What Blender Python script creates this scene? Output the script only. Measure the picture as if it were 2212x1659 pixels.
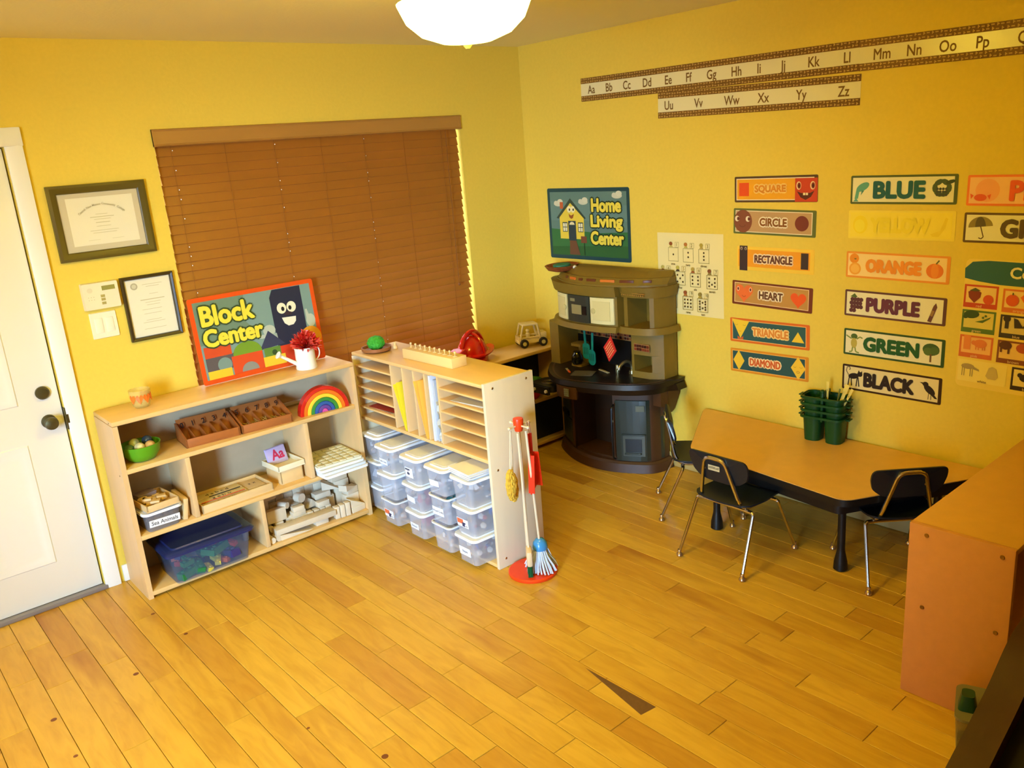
import bpy, bmesh, math, random
from mathutils import Vector, Matrix, Euler
random.seed(7)
PI = math.pi
C = bpy.context.scene.collection
for o in list(bpy.data.objects):
    bpy.data.objects.remove(o)

# ---------------------------------------------------------------- camera
cam_d = bpy.data.cameras.new('camera'); cam = bpy.data.objects.new('camera', cam_d); C.objects.link(cam)
RC = ((0.7520288626, 0.2346452729, -0.6159498240), (-0.6548028285, 0.1590532625, -0.7388743571), (-0.0754045461, 0.9589805293, 0.2732590325))
cam.matrix_world = Matrix.Translation((0, 0, 1.87)) @ Matrix(RC).to_4x4()
cam_d.sensor_width = 36; cam_d.lens = 1809.205 / 2212 * 36; cam_d.clip_start = 0.05
bpy.context.scene.camera = cam

# ---------------------------------------------------------------- world, exposure, daylight
w = bpy.data.worlds.new('daylight'); bpy.context.scene.world = w; w.use_nodes = True
w.node_tree.nodes['Background'].inputs[0].default_value = (0.80, 0.90, 1.0, 1)
w.node_tree.nodes['Background'].inputs[1].default_value = 6.5
vs = bpy.context.scene.view_settings
vs.view_transform = 'Standard'; vs.look = 'None'; vs.exposure = 0.0; vs.gamma = 1.0; vs.use_curve_mapping = False
LAMP_COL = (1.0, 0.79, 0.085); LAMP_E = 50.0
def area(name, loc, target, sx, sy, power, col):
    d = bpy.data.lights.new(name, 'AREA'); d.shape = 'RECTANGLE'; d.size = sx; d.size_y = sy; d.energy = power; d.color = col; d.spread = math.radians(56)
    o = bpy.data.objects.new(name, d); C.objects.link(o); o.location = loc
    o.rotation_euler = (Vector(target) - Vector(loc)).to_track_quat('-Z', 'Y').to_euler()
    return o
# unseen area light stands for daylight inferred from the left; no doorway built
area('daylight_left_area', (-2.28, 0.5, 1.05), (1.9, 3.75, 0.25), 1.5, 1.7, 96, (0.40, 0.66, 1.0))

# ---------------------------------------------------------------- materials
_m = {}
def lin(c):
    return tuple(((x / 255) / 12.92 if x / 255 <= 0.04045 else ((x / 255 + 0.055) / 1.055) ** 2.4) for x in c)
def mat(rgb, rough=0.55, metal=0.0, var=0.0, scale=8.0, name=None, bump=0.0, alpha=None, trans=0.0, emit=0.0, stretch=(1, 1, 1), spec=0.4, rnd=0.0, coat=0.0):
    key = (rgb, rough, metal, var, scale, bump, alpha, trans, emit, stretch, spec, rnd, coat)
    if key in _m: return _m[key]
    m = bpy.data.materials.new(name or 'paint_%02x%02x%02x' % tuple(rgb)); m.use_nodes = True
    nt = m.node_tree; b = nt.nodes['Principled BSDF']; c = lin(rgb)
    b.inputs['Base Color'].default_value = (*c, 1); b.inputs['Roughness'].default_value = rough; b.inputs['Metallic'].default_value = metal
    b.inputs['Specular IOR Level'].default_value = spec; b.inputs['Coat Weight'].default_value = coat
    if trans: b.inputs['Transmission Weight'].default_value = trans
    if alpha is not None: b.inputs['Alpha'].default_value = alpha
    if emit:
        b.inputs['Emission Color'].default_value = (*c, 1); b.inputs['Emission Strength'].default_value = emit
    if var or bump or rnd:
        g = nt.nodes.new('ShaderNodeNewGeometry'); mp = nt.nodes.new('ShaderNodeMapping'); mp.inputs['Scale'].default_value = stretch
        nz = nt.nodes.new('ShaderNodeTexNoise'); nz.inputs['Scale'].default_value = scale; nz.inputs['Detail'].default_value = 4
        nt.links.new(g.outputs['Position'], mp.inputs[0]); nt.links.new(mp.outputs[0], nz.inputs['Vector'])
        if rnd:
            oi = nt.nodes.new('ShaderNodeObjectInfo'); ad = nt.nodes.new('ShaderNodeVectorMath'); ad.operation = 'SCALE'; ad.inputs[0].default_value = (31, 17, 23)
            nt.links.new(oi.outputs['Random'], ad.inputs['Scale']); nt.links.new(ad.outputs[0], mp.inputs['Location'])
        if var or rnd:
            hs = nt.nodes.new('ShaderNodeHueSaturation'); hs.inputs['Color'].default_value = (*c, 1)
            mr = nt.nodes.new('ShaderNodeMapRange'); mr.inputs[1].default_value = 0.3; mr.inputs[2].default_value = 0.7
            mr.inputs[3].default_value = 1 - var; mr.inputs[4].default_value = 1 + var
            nt.links.new(nz.outputs[0], mr.inputs[0])
            if rnd:
                m2 = nt.nodes.new('ShaderNodeMapRange'); m2.inputs[3].default_value = 1 - rnd; m2.inputs[4].default_value = 1 + rnd
                mu = nt.nodes.new('ShaderNodeMath'); mu.operation = 'MULTIPLY'
                nt.links.new(oi.outputs['Random'], m2.inputs[0]); nt.links.new(m2.outputs[0], mu.inputs[0]); nt.links.new(mr.outputs[0], mu.inputs[1])
                nt.links.new(mu.outputs[0], hs.inputs['Value'])
            else:
                nt.links.new(mr.outputs[0], hs.inputs['Value'])
            nt.links.new(hs.outputs[0], b.inputs['Base Color'])
        if bump:
            bp = nt.nodes.new('ShaderNodeBump'); bp.inputs['Strength'].default_value = bump; bp.inputs['Distance'].default_value = 0.003
            nt.links.new(nz.outputs[0], bp.inputs['Height']); nt.links.new(bp.outputs[0], b.inputs['Normal'])
    _m[key] = m
    return m
WALL = mat((234, 204, 80), 0.75, var=0.02, scale=60, bump=0.25, name='yellow_wall_paint')
CEIL = mat((240, 232, 186), 0.85, bump=0.3, scale=70, name='ceiling_paint')
WHITE = mat((240, 238, 232), 0.4, name='white_paint')
BIRCH = mat((222, 184, 128), 0.4, var=0.05, scale=14, stretch=(1, 1, 0.15), name='birch_plywood')
BIRCHX = mat((228, 186, 118), 0.35, var=0.05, scale=14, stretch=(0.15, 1, 1), name='birch_shelf_board')
BIRCHY = mat((228, 186, 118), 0.35, var=0.05, scale=14, stretch=(1, 0.15, 1), name='birch_long_board')
PANEL = mat((192, 172, 136), 0.6, var=0.03, scale=20, name='shelf_back_panel')
SLAT = mat((156, 98, 34), 0.38, var=0.04, scale=10, stretch=(0.2, 1, 1), name='blind_slat_wood')
VAL = mat((176, 128, 62), 0.4, var=0.05, scale=10, stretch=(0.2, 1, 1), name='blind_valance_wood')
CHROME = mat((205, 200, 190), 0.18, 1.0, name='chrome_tube')
NAVY = mat((22, 30, 38), 0.4, name='dark_seat_plastic')
BLACK = mat((18, 17, 16), 0.45, name='black_plastic')
PAPER = mat((238, 234, 220), 0.7, name='white_paper')
BLOCK = mat((222, 204, 174), 0.6, var=0.05, scale=18, rnd=0.07, name='unpainted_block_wood')
BIN = mat((222, 222, 230), 0.25, alpha=0.33, name='frosted_clear_plastic')
LID = mat((238, 240, 244), 0.35, name='white_lid_plastic')
GLASS = mat((250, 252, 255), 0.02, alpha=0.08, spec=0.5, name='window_glass')
BRASS = mat((150, 112, 60), 0.35, 0.8, name='screw_head_brass')

# ---------------------------------------------------------------- mesh helpers
def link_mesh(name, bm, mats, parent=None, smooth=True, loc=None, rot=None, base=None):
    if base is not None:
        bmesh.ops.translate(bm, vec=-Vector(base), verts=bm.verts)
    me = bpy.data.meshes.new(name); bmesh.ops.recalc_face_normals(bm, faces=bm.faces) if smooth != 'flat' else None
    bm.to_mesh(me); bm.free()
    for m in (mats if isinstance(mats, (list, tuple)) else [mats]): me.materials.append(m)
    if smooth is True:
        me.shade_smooth(); me.set_sharp_from_angle(angle=0.62)
    o = bpy.data.objects.new(name, me); C.objects.link(o)
    if parent: o.parent = parent
    if loc: o.location = loc
    if rot: o.rotation_euler = rot
    return o
def B(): return bmesh.new()
def box(bm, x0, x1, y0, y1, z0, z1, bev=0.0, mi=0, mtx=None):
    r = bmesh.ops.create_cube(bm, size=1.0); vs_ = r['verts']
    bmesh.ops.scale(bm, vec=(abs(x1 - x0), abs(y1 - y0), abs(z1 - z0)), verts=vs_)
    bmesh.ops.translate(bm, vec=((x0 + x1) / 2, (y0 + y1) / 2, (z0 + z1) / 2), verts=vs_)
    fs = set(f for v in vs_ for f in v.link_faces)
    if bev:
        es = list(set(e for v in vs_ for e in v.link_edges))
        r = bmesh.ops.bevel(bm, geom=es, offset=bev, segments=2, affect='EDGES', profile=0.5)
        fs = set(r['faces']) | set(f for f in fs if f.is_valid); vs_ = list(set(v for f in fs for v in f.verts))
    for f in fs: f.material_index = mi
    if mtx is not None: bmesh.ops.transform(bm, matrix=mtx, verts=list(vs_))
    return vs_
def tube(bm, pts, r, n=10, mi=0, r1=None, cap=True):
    pts = [Vector(p) for p in pts]; rings = []; N = len(pts); up = None
    for i, p in enumerate(pts):
        t = (pts[min(i + 1, N - 1)] - pts[max(i - 1, 0)]).normalized()
        if up is None: up = t.orthogonal().normalized()
        up = (up - t * up.dot(t)).normalized(); s = t.cross(up)
        rr = r if r1 is None else r + (r1 - r) * i / (N - 1)
        rings.append([bm.verts.new(p + (up * math.cos(a) + s * math.sin(a)) * rr) for a in [2 * PI * k / n for k in range(n)]])
    for a, b in zip(rings, rings[1:]):
        for k in range(n):
            f = bm.faces.new((a[k], a[(k + 1) % n], b[(k + 1) % n], b[k])); f.material_index = mi
    if cap:
        bm.faces.new(rings[0][::-1]).material_index = mi; bm.faces.new(rings[-1]).material_index = mi
    return [v for q in rings for v in q]
def smooth_path(pts, k=4, rad=0.35):
    # rounds corners of a polyline
    pts = [Vector(p) for p in pts]; out = [pts[0]]
    for i in range(1, len(pts) - 1):
        a, b, c = pts[i - 1], pts[i], pts[i + 1]; d = min((a - b).length, (c - b).length) * rad
        p0 = b + (a - b).normalized() * d; p2 = b + (c - b).normalized() * d
        for j in range(k + 1):
            t = j / k; out.append(p0 * (1 - t) ** 2 + b * 2 * t * (1 - t) + p2 * t * t)
    out.append(pts[-1]); return out
def lathe(bm, prof, center=(0, 0, 0), n=24, mi=0, mtx=None, cap=True):
    rings = []
    for r, z in prof:
        rings.append([bm.verts.new((center[0] + r * math.cos(2 * PI * k / n), center[1] + r * math.sin(2 * PI * k / n), center[2] + z)) for k in range(n)])
    for a, b in zip(rings, rings[1:]):
        for k in range(n):
            bm.faces.new((a[k], a[(k + 1) % n], b[(k + 1) % n], b[k])).material_index = mi
    if cap:
        bm.faces.new(rings[0][::-1]).material_index = mi; bm.faces.new(rings[-1]).material_index = mi
    vs_ = [v for q in rings for v in q]
    if mtx is not None: bmesh.ops.transform(bm, matrix=mtx, verts=vs_)
    return vs_
def prism(bm, pts, z0, z1, mi=0, top=None, mtx=None):
    """pts 2D outline extruded z0..z1; top = outline at z1 (same count)"""
    top = top or pts
    a = [bm.verts.new((p[0], p[1], z0)) for p in pts]; b = [bm.verts.new((p[0], p[1], z1)) for p in top]; n = len(pts)
    bm.faces.new(a[::-1]).material_index = mi; bm.faces.new(b).material_index = mi
    for k in range(n): bm.faces.new((a[k], a[(k + 1) % n], b[(k + 1) % n], b[k])).material_index = mi
    if mtx is not None: bmesh.ops.transform(bm, matrix=mtx, verts=a + b)
    return a + b
def ball(bm, c, r, mi=0, sub=2, sc=(1, 1, 1)):
    q = bmesh.ops.create_icosphere(bm, subdivisions=sub, radius=r)['verts']
    bmesh.ops.scale(bm, vec=sc, verts=q); bmesh.ops.translate(bm, vec=c, verts=q)
    for v in q:
        for f in v.link_faces: f.material_index = mi
    return q
def rrect(w, h, r, n=4, cx=0, cy=0):
    out = []
    for (sx, sy, a0) in ((1, 1, 0), (-1, 1, PI / 2), (-1, -1, PI), (1, -1, 1.5 * PI)):
        for k in range(n + 1):
            a = a0 + PI / 2 * k / n
            out.append((cx + sx * (w / 2 - r) + r * math.cos(a), cy + sy * (h / 2 - r) + r * math.sin(a)))
    return out
def thing(name, label, cat, loc=(0, 0, 0), rotz=0, group=None, mtx=None):
    o = bpy.data.objects.new(name, None); C.objects.link(o); o.empty_display_size = 0.05
    if mtx is not None: o.matrix_world = mtx
    else: o.location = loc; o.rotation_euler = (0, 0, rotz)
    o['label'] = label; o['category'] = cat
    if group: o['group'] = group
    return o
def tag(o, label, cat, group=None):
    o['label'] = label; o['category'] = cat
    if group: o['group'] = group
    return o
def struct(o): o['kind'] = 'structure'; return o
def wp(name, bm, m, parent, **k):      # world-coordinate part of an unrotated thing
    return link_mesh(name, bm, m, parent, base=parent.location if parent else None, **k)
def dup(root, label, group=None, loc=None, rotz=None):
    r = root.copy(); C.objects.link(r); r['label'] = label
    if group: r['group'] = group
    if loc: r.location = loc
    if rotz is not None: r.rotation_euler = (0, 0, rotz)
    for ch in root.children:
        c = ch.copy(); C.objects.link(c); c.parent = r
        for g in ch.children:
            d = g.copy(); C.objects.link(d); d.parent = c
    return r

# ---------------------------------------------------------------- room shell
XR, YB, XL, YF, H = 3.63, 4.05, -2.3, -3.2, 2.44
WX0, WX1, WZ0, WZ1 = 1.375, 3.132, 0.66, 2.05      # window opening
DX0, DX1, DZ = -0.16, 0.772, 2.02                  # door opening
bm = B(); box(bm, XL, XR, YF, YB + 0.1, -0.12, -0.012)
floor = struct(link_mesh('floor', bm, mat((96, 58, 24), 0.7, name='floor_joint_dark')))
bm = B(); box(bm, XL - .12, XR + .12, YF - .12, YB + .12, H, H + 0.1); struct(link_mesh('ceiling', bm, CEIL))
bm = B(); box(bm, XR, XR + 0.12, YF - .12, YB, -0.12, H); struct(link_mesh('wall_right', bm, WALL))
bm = B()
box(bm, XL - .12, DX0, YB, YB + .12, -0.12, H); box(bm, DX0, DX1, YB, YB + .12, DZ, H)
box(bm, DX1, WX0, YB, YB + .12, -0.12, H)
box(bm, WX0, WX1, YB, YB + .12, -0.12, WZ0); box(bm, WX0, WX1, YB, YB + .12, WZ1, H)
box(bm, WX1, XR + .12, YB, YB + .12, -0.12, H)
struct(link_mesh('wall_window_side', bm, WALL))
bm = B()
box(bm, XL - .12, XL, YF - .12, YB, -0.12, H)
struct(link_mesh('wall_left', bm, WALL))
bm = B(); box(bm, XL, XR, YF - .12, YF, -0.12, H); struct(link_mesh('wall_back', bm, mat((112, 84, 48), .8, name='dark_back_wall')))  # unseen wall, coloured dark to cut bounce light in the room
# baseboards
def baseb(name, *a):
    bm = B(); box(bm, *a, bev=0.004); struct(link_mesh(name, bm, WHITE))
bm = B(); box(bm, XR - .014, XR - .0005, YF, YB - .002, 0.001, 0.085, bev=0.004); struct(link_mesh('baseboard_right', bm, mat((196, 176, 112), .5, name='cream_baseboard_paint')))
baseb('baseboard_window_side', 0.858, XR - .016, YB - .014, YB - .0005, 0.001, 0.085)
# ---- floor planks
PL = bpy.data.materials.new('maple_plank'); PL.use_nodes = True
nt = PL.node_tree; bs = nt.nodes['Principled BSDF']; bs.inputs['Roughness'].default_value = 0.33; bs.inputs['Specular IOR Level'].default_value = 0.35
g = nt.nodes.new('ShaderNodeNewGeometry'); oi = nt.nodes.new('ShaderNodeObjectInfo')
off = nt.nodes.new('ShaderNodeVectorMath'); off.operation = 'SCALE'; off.inputs[0].default_value = (37, 19, 7)
mp = nt.nodes.new('ShaderNodeMapping'); mp.inputs['Scale'].default_value = (1, 0.16, 1)
nz = nt.nodes.new('ShaderNodeTexNoise'); nz.inputs['Scale'].default_value = 26; nz.inputs['Detail'].default_value = 7; nz.inputs['Distortion'].default_value = 1.2
n2 = nt.nodes.new('ShaderNodeTexNoise'); n2.inputs['Scale'].default_value = 4.5; n2.inputs['Detail'].default_value = 3
r1 = nt.nodes.new('ShaderNodeValToRGB'); e = r1.color_ramp.elements
e[0].position = 0.0; e[0].color = (*lin((196, 144, 48)), 1); e[1].position = 1.0; e[1].color = (*lin((222, 177, 64)), 1)
q = r1.color_ramp.elements.new(0.15); q.color = (*lin((208, 160, 53)), 1); q = r1.color_ramp.elements.new(0.55); q.color = (*lin((215, 169, 57)), 1)
mx = nt.nodes.new('ShaderNodeMix'); mx.data_type = 'RGBA'; mx.blend_type = 'MULTIPLY'; mx.inputs[0].default_value = 1
cr = nt.nodes.new('ShaderNodeValToRGB'); cr.color_ramp.elements[0].position = 0.3; cr.color_ramp.elements[0].color = (.86, .80, .72, 1); cr.color_ramp.elements[1].position = 0.62; cr.color_ramp.elements[1].color = (1, 1, 1, 1)
m3 = nt.nodes.new('ShaderNodeMix'); m3.data_type = 'RGBA'; m3.blend_type = 'MULTIPLY'; m3.inputs[0].default_value = 1
c3 = nt.nodes.new('ShaderNodeValToRGB'); c3.color_ramp.elements[0].position = 0.29; c3.color_ramp.elements[0].color = (.66, .50, .38, 1); c3.color_ramp.elements[1].position = 0.44; c3.color_ramp.elements[1].color = (1, 1, 1, 1)
L = nt.links.new
L(oi.outputs['Random'], off.inputs['Scale']); L(g.outputs['Position'], mp.inputs[0]); L(off.outputs[0], mp.inputs['Location']); L(mp.outputs[0], nz.inputs['Vector']); L(mp.outputs[0], n2.inputs['Vector'])
L(oi.outputs['Random'], r1.inputs[0]); L(nz.outputs[0], cr.inputs[0]); L(n2.outputs[0], c3.inputs[0])
L(r1.outputs[0], mx.inputs[6]); L(cr.outputs[0], mx.inputs[7]); L(mx.outputs[2], m3.inputs[6]); L(c3.outputs[0], m3.inputs[7]); L(m3.outputs[2], bs.inputs['Base Color'])
KNOT = mat((120, 66, 26), 0.45, name='wood_knot')
JOINTS = {.352: [3.838, 3.477], .452: [3.73, 3.358], .549: [3.55, 2.758], .654: [3.361], .756: [3.1, 2.2], .851: [3.617, 2.628], .957: [3.358, 2.706], 1.052: [2.484],
  1.158: [3.206, 2.54, 2.15], 1.259: [2.736, 2.264, 1.951], 1.356: [2.829, 2.227, 1.86], 1.460: [3.4, 2.6, 2.0], 1.561: [3.0, 2.3, 1.7], 1.662: [3.208, 1.995, 1.798], 1.765: [2.918, 2.196, 1.641],
  1.868: [2.43, 1.84], 1.965: [1.986, 1.40], 2.069: [2.442, 2.12], 2.173: [3.1, 2.479, 1.5], 2.276: [2.288, 1.879, 1.04], 2.378: [2.9, 1.78, 1.333], 2.487: [2.338, 1.605, 1.043],
  2.585: [2.9, 2.066, 1.517], 2.692: [2.5, 1.61], 2.79: [2.2, 1.308], 2.887: [2.6, 1.987]}
def plank(x0, x1, y0, y1):
    bm = B(); gp = 0.0009
    a = [bm.verts.new(p) for p in ((x0 + gp, y0 + gp, -.012), (x1 - gp, y0 + gp, -.012), (x1 - gp, y1 - gp, -.012), (x0 + gp, y1 - gp, -.012))]
    b = [bm.verts.new((v.co.x, v.co.y, -.0012)) for v in a]
    c = [bm.verts.new((v.co.x + sx * .0012, v.co.y + sy * .0012, 0)) for v, (sx, sy) in zip(a, ((1, 1), (-1, 1), (-1, -1), (1, -1)))]
    for u_, v_ in ((a, b), (b, c)):
        for k in range(4): bm.faces.new((u_[k], u_[(k + 1) % 4], v_[(k + 1) % 4], v_[k]))
    bm.faces.new(c)
    return link_mesh('plank', bm, PL, floor, smooth=False)
W_ = 0.10097; rest = B()
for i in range(-6, 35):
    x1 = 0.157 + W_ * (i + 1); x0 = x1 - W_; x1 = min(x1, XR)
    ks = [k for k in JOINTS if abs(k - (0.157 + W_ * (i + 1))) < 0.04]
    ys = sorted(JOINTS[ks[0]]) if ks else []
    lo = 0.25 if x1 > 1.5 else (0.9 if x1 > .6 else 1.6)
    hi = YB - 0.0
    if ys:
        y = ys[0]; pre = []
        while y > lo: y -= random.uniform(.5, 1.1); pre.append(y)
        ys = sorted(pre) + ys
        out = [ys[0]]
        for b_ in ys[1:]:
            out.append(b_)
        y = out[-1]
        while y < hi - 1.15: y += random.uniform(.45, .9); out.append(y)
        ys = out
    else:
        y = lo - random.uniform(0, .7); ys = []
        while y < hi - .3: ys.append(y); y += random.choice((.4, .55, .75, .95, 1.1)) * random.uniform(.9, 1.1)
    ys = ys + [hi]
    for a_, b_ in zip(ys, ys[1:]): plank(x0, x1, a_, b_)
    # planks of the same row running on behind the viewer, out of the picture
    bm0 = ys[0]
    box(rest, x0 + .0009, x1 - .0009, YF, bm0 - .001, -0.011, 0)
box(rest, XL, 0.157 - W_ * 6 - .001, YF, YB, -0.011, 0)
o = link_mesh('planks_behind_viewer', rest, PL, floor, smooth=False); o['kind'] = 'stuff'
for kx, ky, r_ in ((.335, 3.135, .011), (.645, 3.20, .011), (.893, 3.34, .009), (.85, 3.62, .009), (1.08, 2.085, .012), (.97, 2.40, .006), (.34, 2.86, .008)):
    bm = B(); lathe(bm, [(r_, 0.0002), (r_ * .8, 0.0005)], (kx, ky, 0), 10); link_mesh('knot', bm, KNOT, floor)
bm = B(); prism(bm, [(1.862, 1.94), (1.866, 1.61), (1.80, 1.62), (1.835, 1.80)], 0.0001, 0.0004)
link_mesh('dark_streak', bm, mat((112, 78, 42), .5, var=.12, scale=60, name='dark_grain'), floor)

# ---- door and casing
d1 = bpy.data.objects.new('door_1', None); C.objects.link(d1); d1.location = (DX1, YB, 0); d1['kind'] = 'structure'
bm = B(); yd = YB + 0.012
box(bm, DX0 + .004, DX1 - .006, yd, yd + .04, 0.022, DZ - .006, bev=.002)
wp('door_leaf', bm, WHITE, d1)
def raised(x0, x1, z0, z1):
    bm = B()
    o_ = [(x0, z0), (x1, z0), (x1, z1), (x0, z1)]
    def ring(ins, y): return [bm.verts.new((x + sx * ins, y, z + sz * ins)) for (x, z), (sx, sz) in zip(o_, ((1, 1), (-1, 1), (-1, -1), (1, -1)))]
    rs = [ring(0, yd + .001), ring(.006, yd - .005), ring(.018, yd - .0055), ring(.03, yd - .001), ring(.055, yd - .004)]
    for a, b in zip(rs, rs[1:]):
        for k in range(4): bm.faces.new((a[k], a[(k + 1) % 4], b[(k + 1) % 4], b[k]))
    bm.faces.new(rs[-1]); wp('raised_panel', bm, WHITE, d1)
for xa, xb in ((-.03, .25), (.36, .605)):
    raised(xa, xb, .20, .77); raised(xa, xb, .945, 1.58); raised(xa, xb, 1.68, 1.90)
def knob(z, r, nm):
    bm = B(); M_ = Matrix.Translation((.704, yd, z)) @ Matrix.Rotation(PI / 2, 4, 'X')
    lathe(bm, [(r * .9, 0), (r, .004), (r * .95, .01), (.012, .014), (.012, .03), (r * .75, .036), (r * .95, .05), (r * .85, .064), (r * .35, .07)] if nm == 'door_knob' else [(r, 0), (r, .012), (r * .8, .02), (.01, .022)], mtx=M_)
    wp(nm, bm, mat((92, 84, 52), .38, .6, name='aged_bronze'), d1)
knob(.852, .031, 'door_knob'); knob(.984, .029, 'deadbolt')
bm = B(); box(bm, DX1 - .004, DX1 + .012, YB - .012, YB + .03, .80, .90, bev=.001); box(bm, DX1 + .0, DX1 + .009, YB - .016, YB - .01, .83, .87)
wp('strike_plate', bm, mat((96, 84, 44), .4, .7, name='bronze_plate'), d1)
bm = B(); box(bm, DX0 - .02, DX1 + .01, YB - .02, YB + .06, 0.0005, .02, bev=.004); wp('threshold', bm, mat((150, 146, 150), .4, .4, name='threshold_aluminium'), d1)
t1 = bpy.data.objects.new('trim_1', None); C.objects.link(t1); t1.location = (DX1, YB, 0); t1['kind'] = 'structure'
bm = B(); prism(bm, [(DX1 + .002, YB + .01), (DX1 + .002, YB - .012), (DX1 + .012, YB - .016), (DX1 + .05, YB - .02), (DX1 + .068, YB - .018), (DX1 + .072, YB - .001), (DX1 + .072, YB + .0)], 0.001, DZ + .075)
wp('casing_side', bm, WHITE, t1)
bm = B(); box(bm, DX0 - .07, DX1 + .072, YB - .02, YB - .0005, DZ, DZ + .075, bev=.003); box(bm, DX0 - .07, DX0 - .002, YB - .02, YB - .0005, .001, DZ + .01, bev=.003)
wp('casing_head', bm, WHITE, t1)
bm = B(); box(bm, DX0 - .05, DX1 + .05, YB + .07, YB + .11, 0, DZ); struct(link_mesh('trim_2', bm, mat((70, 66, 60), .8, name='door_backing')))

# ---- window behind the blind
w1 = bpy.data.objects.new('window_1', None); C.objects.link(w1); w1.location = ((WX0 + WX1) / 2, YB, WZ0); w1['kind'] = 'structure'
bm = B(); fy0, fy1 = YB + .085, YB + .118; fw = .035
box(bm, WX0, WX1, fy0, fy1, WZ0, WZ0 + fw); box(bm, WX0, WX1, fy0, fy1, WZ1 - fw, WZ1); box(bm, WX0, WX0 + fw, fy0, fy1, WZ0, WZ1); box(bm, WX1 - fw, WX1, fy0, fy1, WZ0, WZ1)
mxx = 2.28; box(bm, mxx - .03, mxx + .03, fy0, fy1, WZ0, WZ1)
wp('window_frame', bm, WHITE, w1)
for a_, b_ in ((WX0 + fw, mxx - .03), (mxx + .03, WX1 - fw)):
    bm = B(); box(bm, a_, b_, fy0 + .012, fy0 + .018, WZ0 + fw, WZ1 - fw); wp('window_pane', bm, GLASS, w1)
bm = B(); box(bm, WX0 - .01, WX1 + .01, YB - .03, YB + .085, WZ0 - .02, WZ0 - .0005, bev=.003); wp('window_sill', bm, WHITE, w1)

# ---- wooden blind
bl = thing('window_blind', 'brown wooden slatted blind closed over the large window', 'blind', ((WX0 + WX1) / 2, YB + .02, 1.9))
bx0, bx1 = WX0 + .010, WX1 - .011; by = YB + .024
bm = B(); prism(bm, [(YB - .004, 0), (YB + .004, .004), (YB + .004, .074), (YB - .004, .078), (YB - .016, .074), (YB - .010, .066), (YB - .010, .012), (YB - .016, .004)], WX0 - .004, WX1 + .004, mtx=Matrix(((0, 0, 1, 0), (1, 0, 0, 0), (0, 1, 0, 1.984), (0, 0, 0, 1))))
box(bm, WX0 - .004, WX0 + .006, YB - .012, YB + .05, 1.984, 2.06); box(bm, WX1 - .006, WX1 + .004, YB - .012, YB + .05, 1.984, 2.06)
wp('valance', bm, VAL, bl)
bm = B(); box(bm, bx0, bx1, by - .02, by + .03, 2.005, 2.045); wp('head_rail', bm, VAL, bl)
cords = (1.462, 1.72, 1.975, 2.235, 2.493, 2.75, 3.01)
holes = (1.462, 1.975, 2.493)
pitch = .0445; nsl = 29; z_top = 1.965
def slat_mesh(with_holes):
    bm = B(); wd = .0255; th = .0028
    xs = [bx0]
    for hx in holes: xs += [hx - .0014, hx + .0014]
    xs.append(bx1); nrow = (-wd, -.0022, .0022, wd)
    tilt = math.radians(77)
    def P(x, s, t):   # s along slat width, t thickness; upper edge tips towards the glass
        return (x, by + s * math.cos(tilt) - t * math.sin(tilt) * -1, s * math.sin(tilt) + t * -math.cos(tilt))
    for i in range(len(xs) - 1):
        hole = with_holes and i % 2 == 1
        for j in range(3):
            if hole and j == 1: continue
            s0, s1 = nrow[j], nrow[j + 1]
            f = [bm.verts.new(P(x, s, -th / 2)) for x, s in ((xs[i], s0), (xs[i + 1], s0), (xs[i + 1], s1), (xs[i], s1))]
            k = [bm.verts.new(P(x, s, th / 2)) for x, s in ((xs[i], s0), (xs[i + 1], s0), (xs[i + 1], s1), (xs[i], s1))]
            bm.faces.new(f[::-1]); bm.faces.new(k)
            if j == 0: bm.faces.new((f[0], f[1], k[1], k[0]))
            if j == 2: bm.faces.new((f[2], f[3], k[3], k[2]))
            if i == 0: bm.faces.new((f[3], f[0], k[0], k[3]))
            if i == len(xs) - 2: bm.faces.new((f[1], f[2], k[2], k[1]))
    bmesh.ops.remove_doubles(bm, verts=bm.verts, dist=.0001)
    return bm
sb = slat_mesh(True); bmesh.ops.translate(sb, vec=(-bl.location.x, -by, 0), verts=sb.verts)
s0 = link_mesh('slat', sb, SLAT, bl); s0.location = (0, by - bl.location.y, z_top - bl.location.z)
sb = slat_mesh(False); bmesh.ops.translate(sb, vec=(-bl.location.x, -by, 0), verts=sb.verts)
s1 = link_mesh('slat', sb, SLAT, bl); s1.location = (0, by - bl.location.y, z_top - pitch - bl.location.z)
for k in range(2, nsl):
    s = (s0 if k % 5 in (0, 2) or k % 7 == 4 else s1).copy(); C.objects.link(s); s.location = s0.location; s.location.z -= pitch * k; s.location.x = random.uniform(-.002, .002)
    s.rotation_euler = (random.uniform(-.05, .05) - .62 * max(0, (k - 7) / nsl), random.uniform(-.0006, .0006), 0)
bm = B(); box(bm, bx0, bx1, by - .014, by + .014, z_top - pitch * nsl + .004, z_top - pitch * nsl + .026, bev=.004); wp('bottom_rail', bm, SLAT, bl)
for cx_ in cords:
    bm = B(); tube(bm, [(cx_ - .012, by - .0145, 2.0), (cx_ - .012, by - .0145, z_top - pitch * nsl + .02)], .0007, 5); wp('ladder_cord', bm, mat((120, 74, 34), .8, name='blind_cord'), bl)
bm = B(); tube(bm, [(3.02, by - .03, 1.98), (3.02, by - .03, 1.1)], .0015, 6); ball(bm, (3.02, by - .03, 1.09), .008); wp('pull_cord', bm, mat((120, 74, 34), .8, name='blind_cord'), bl)

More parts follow.
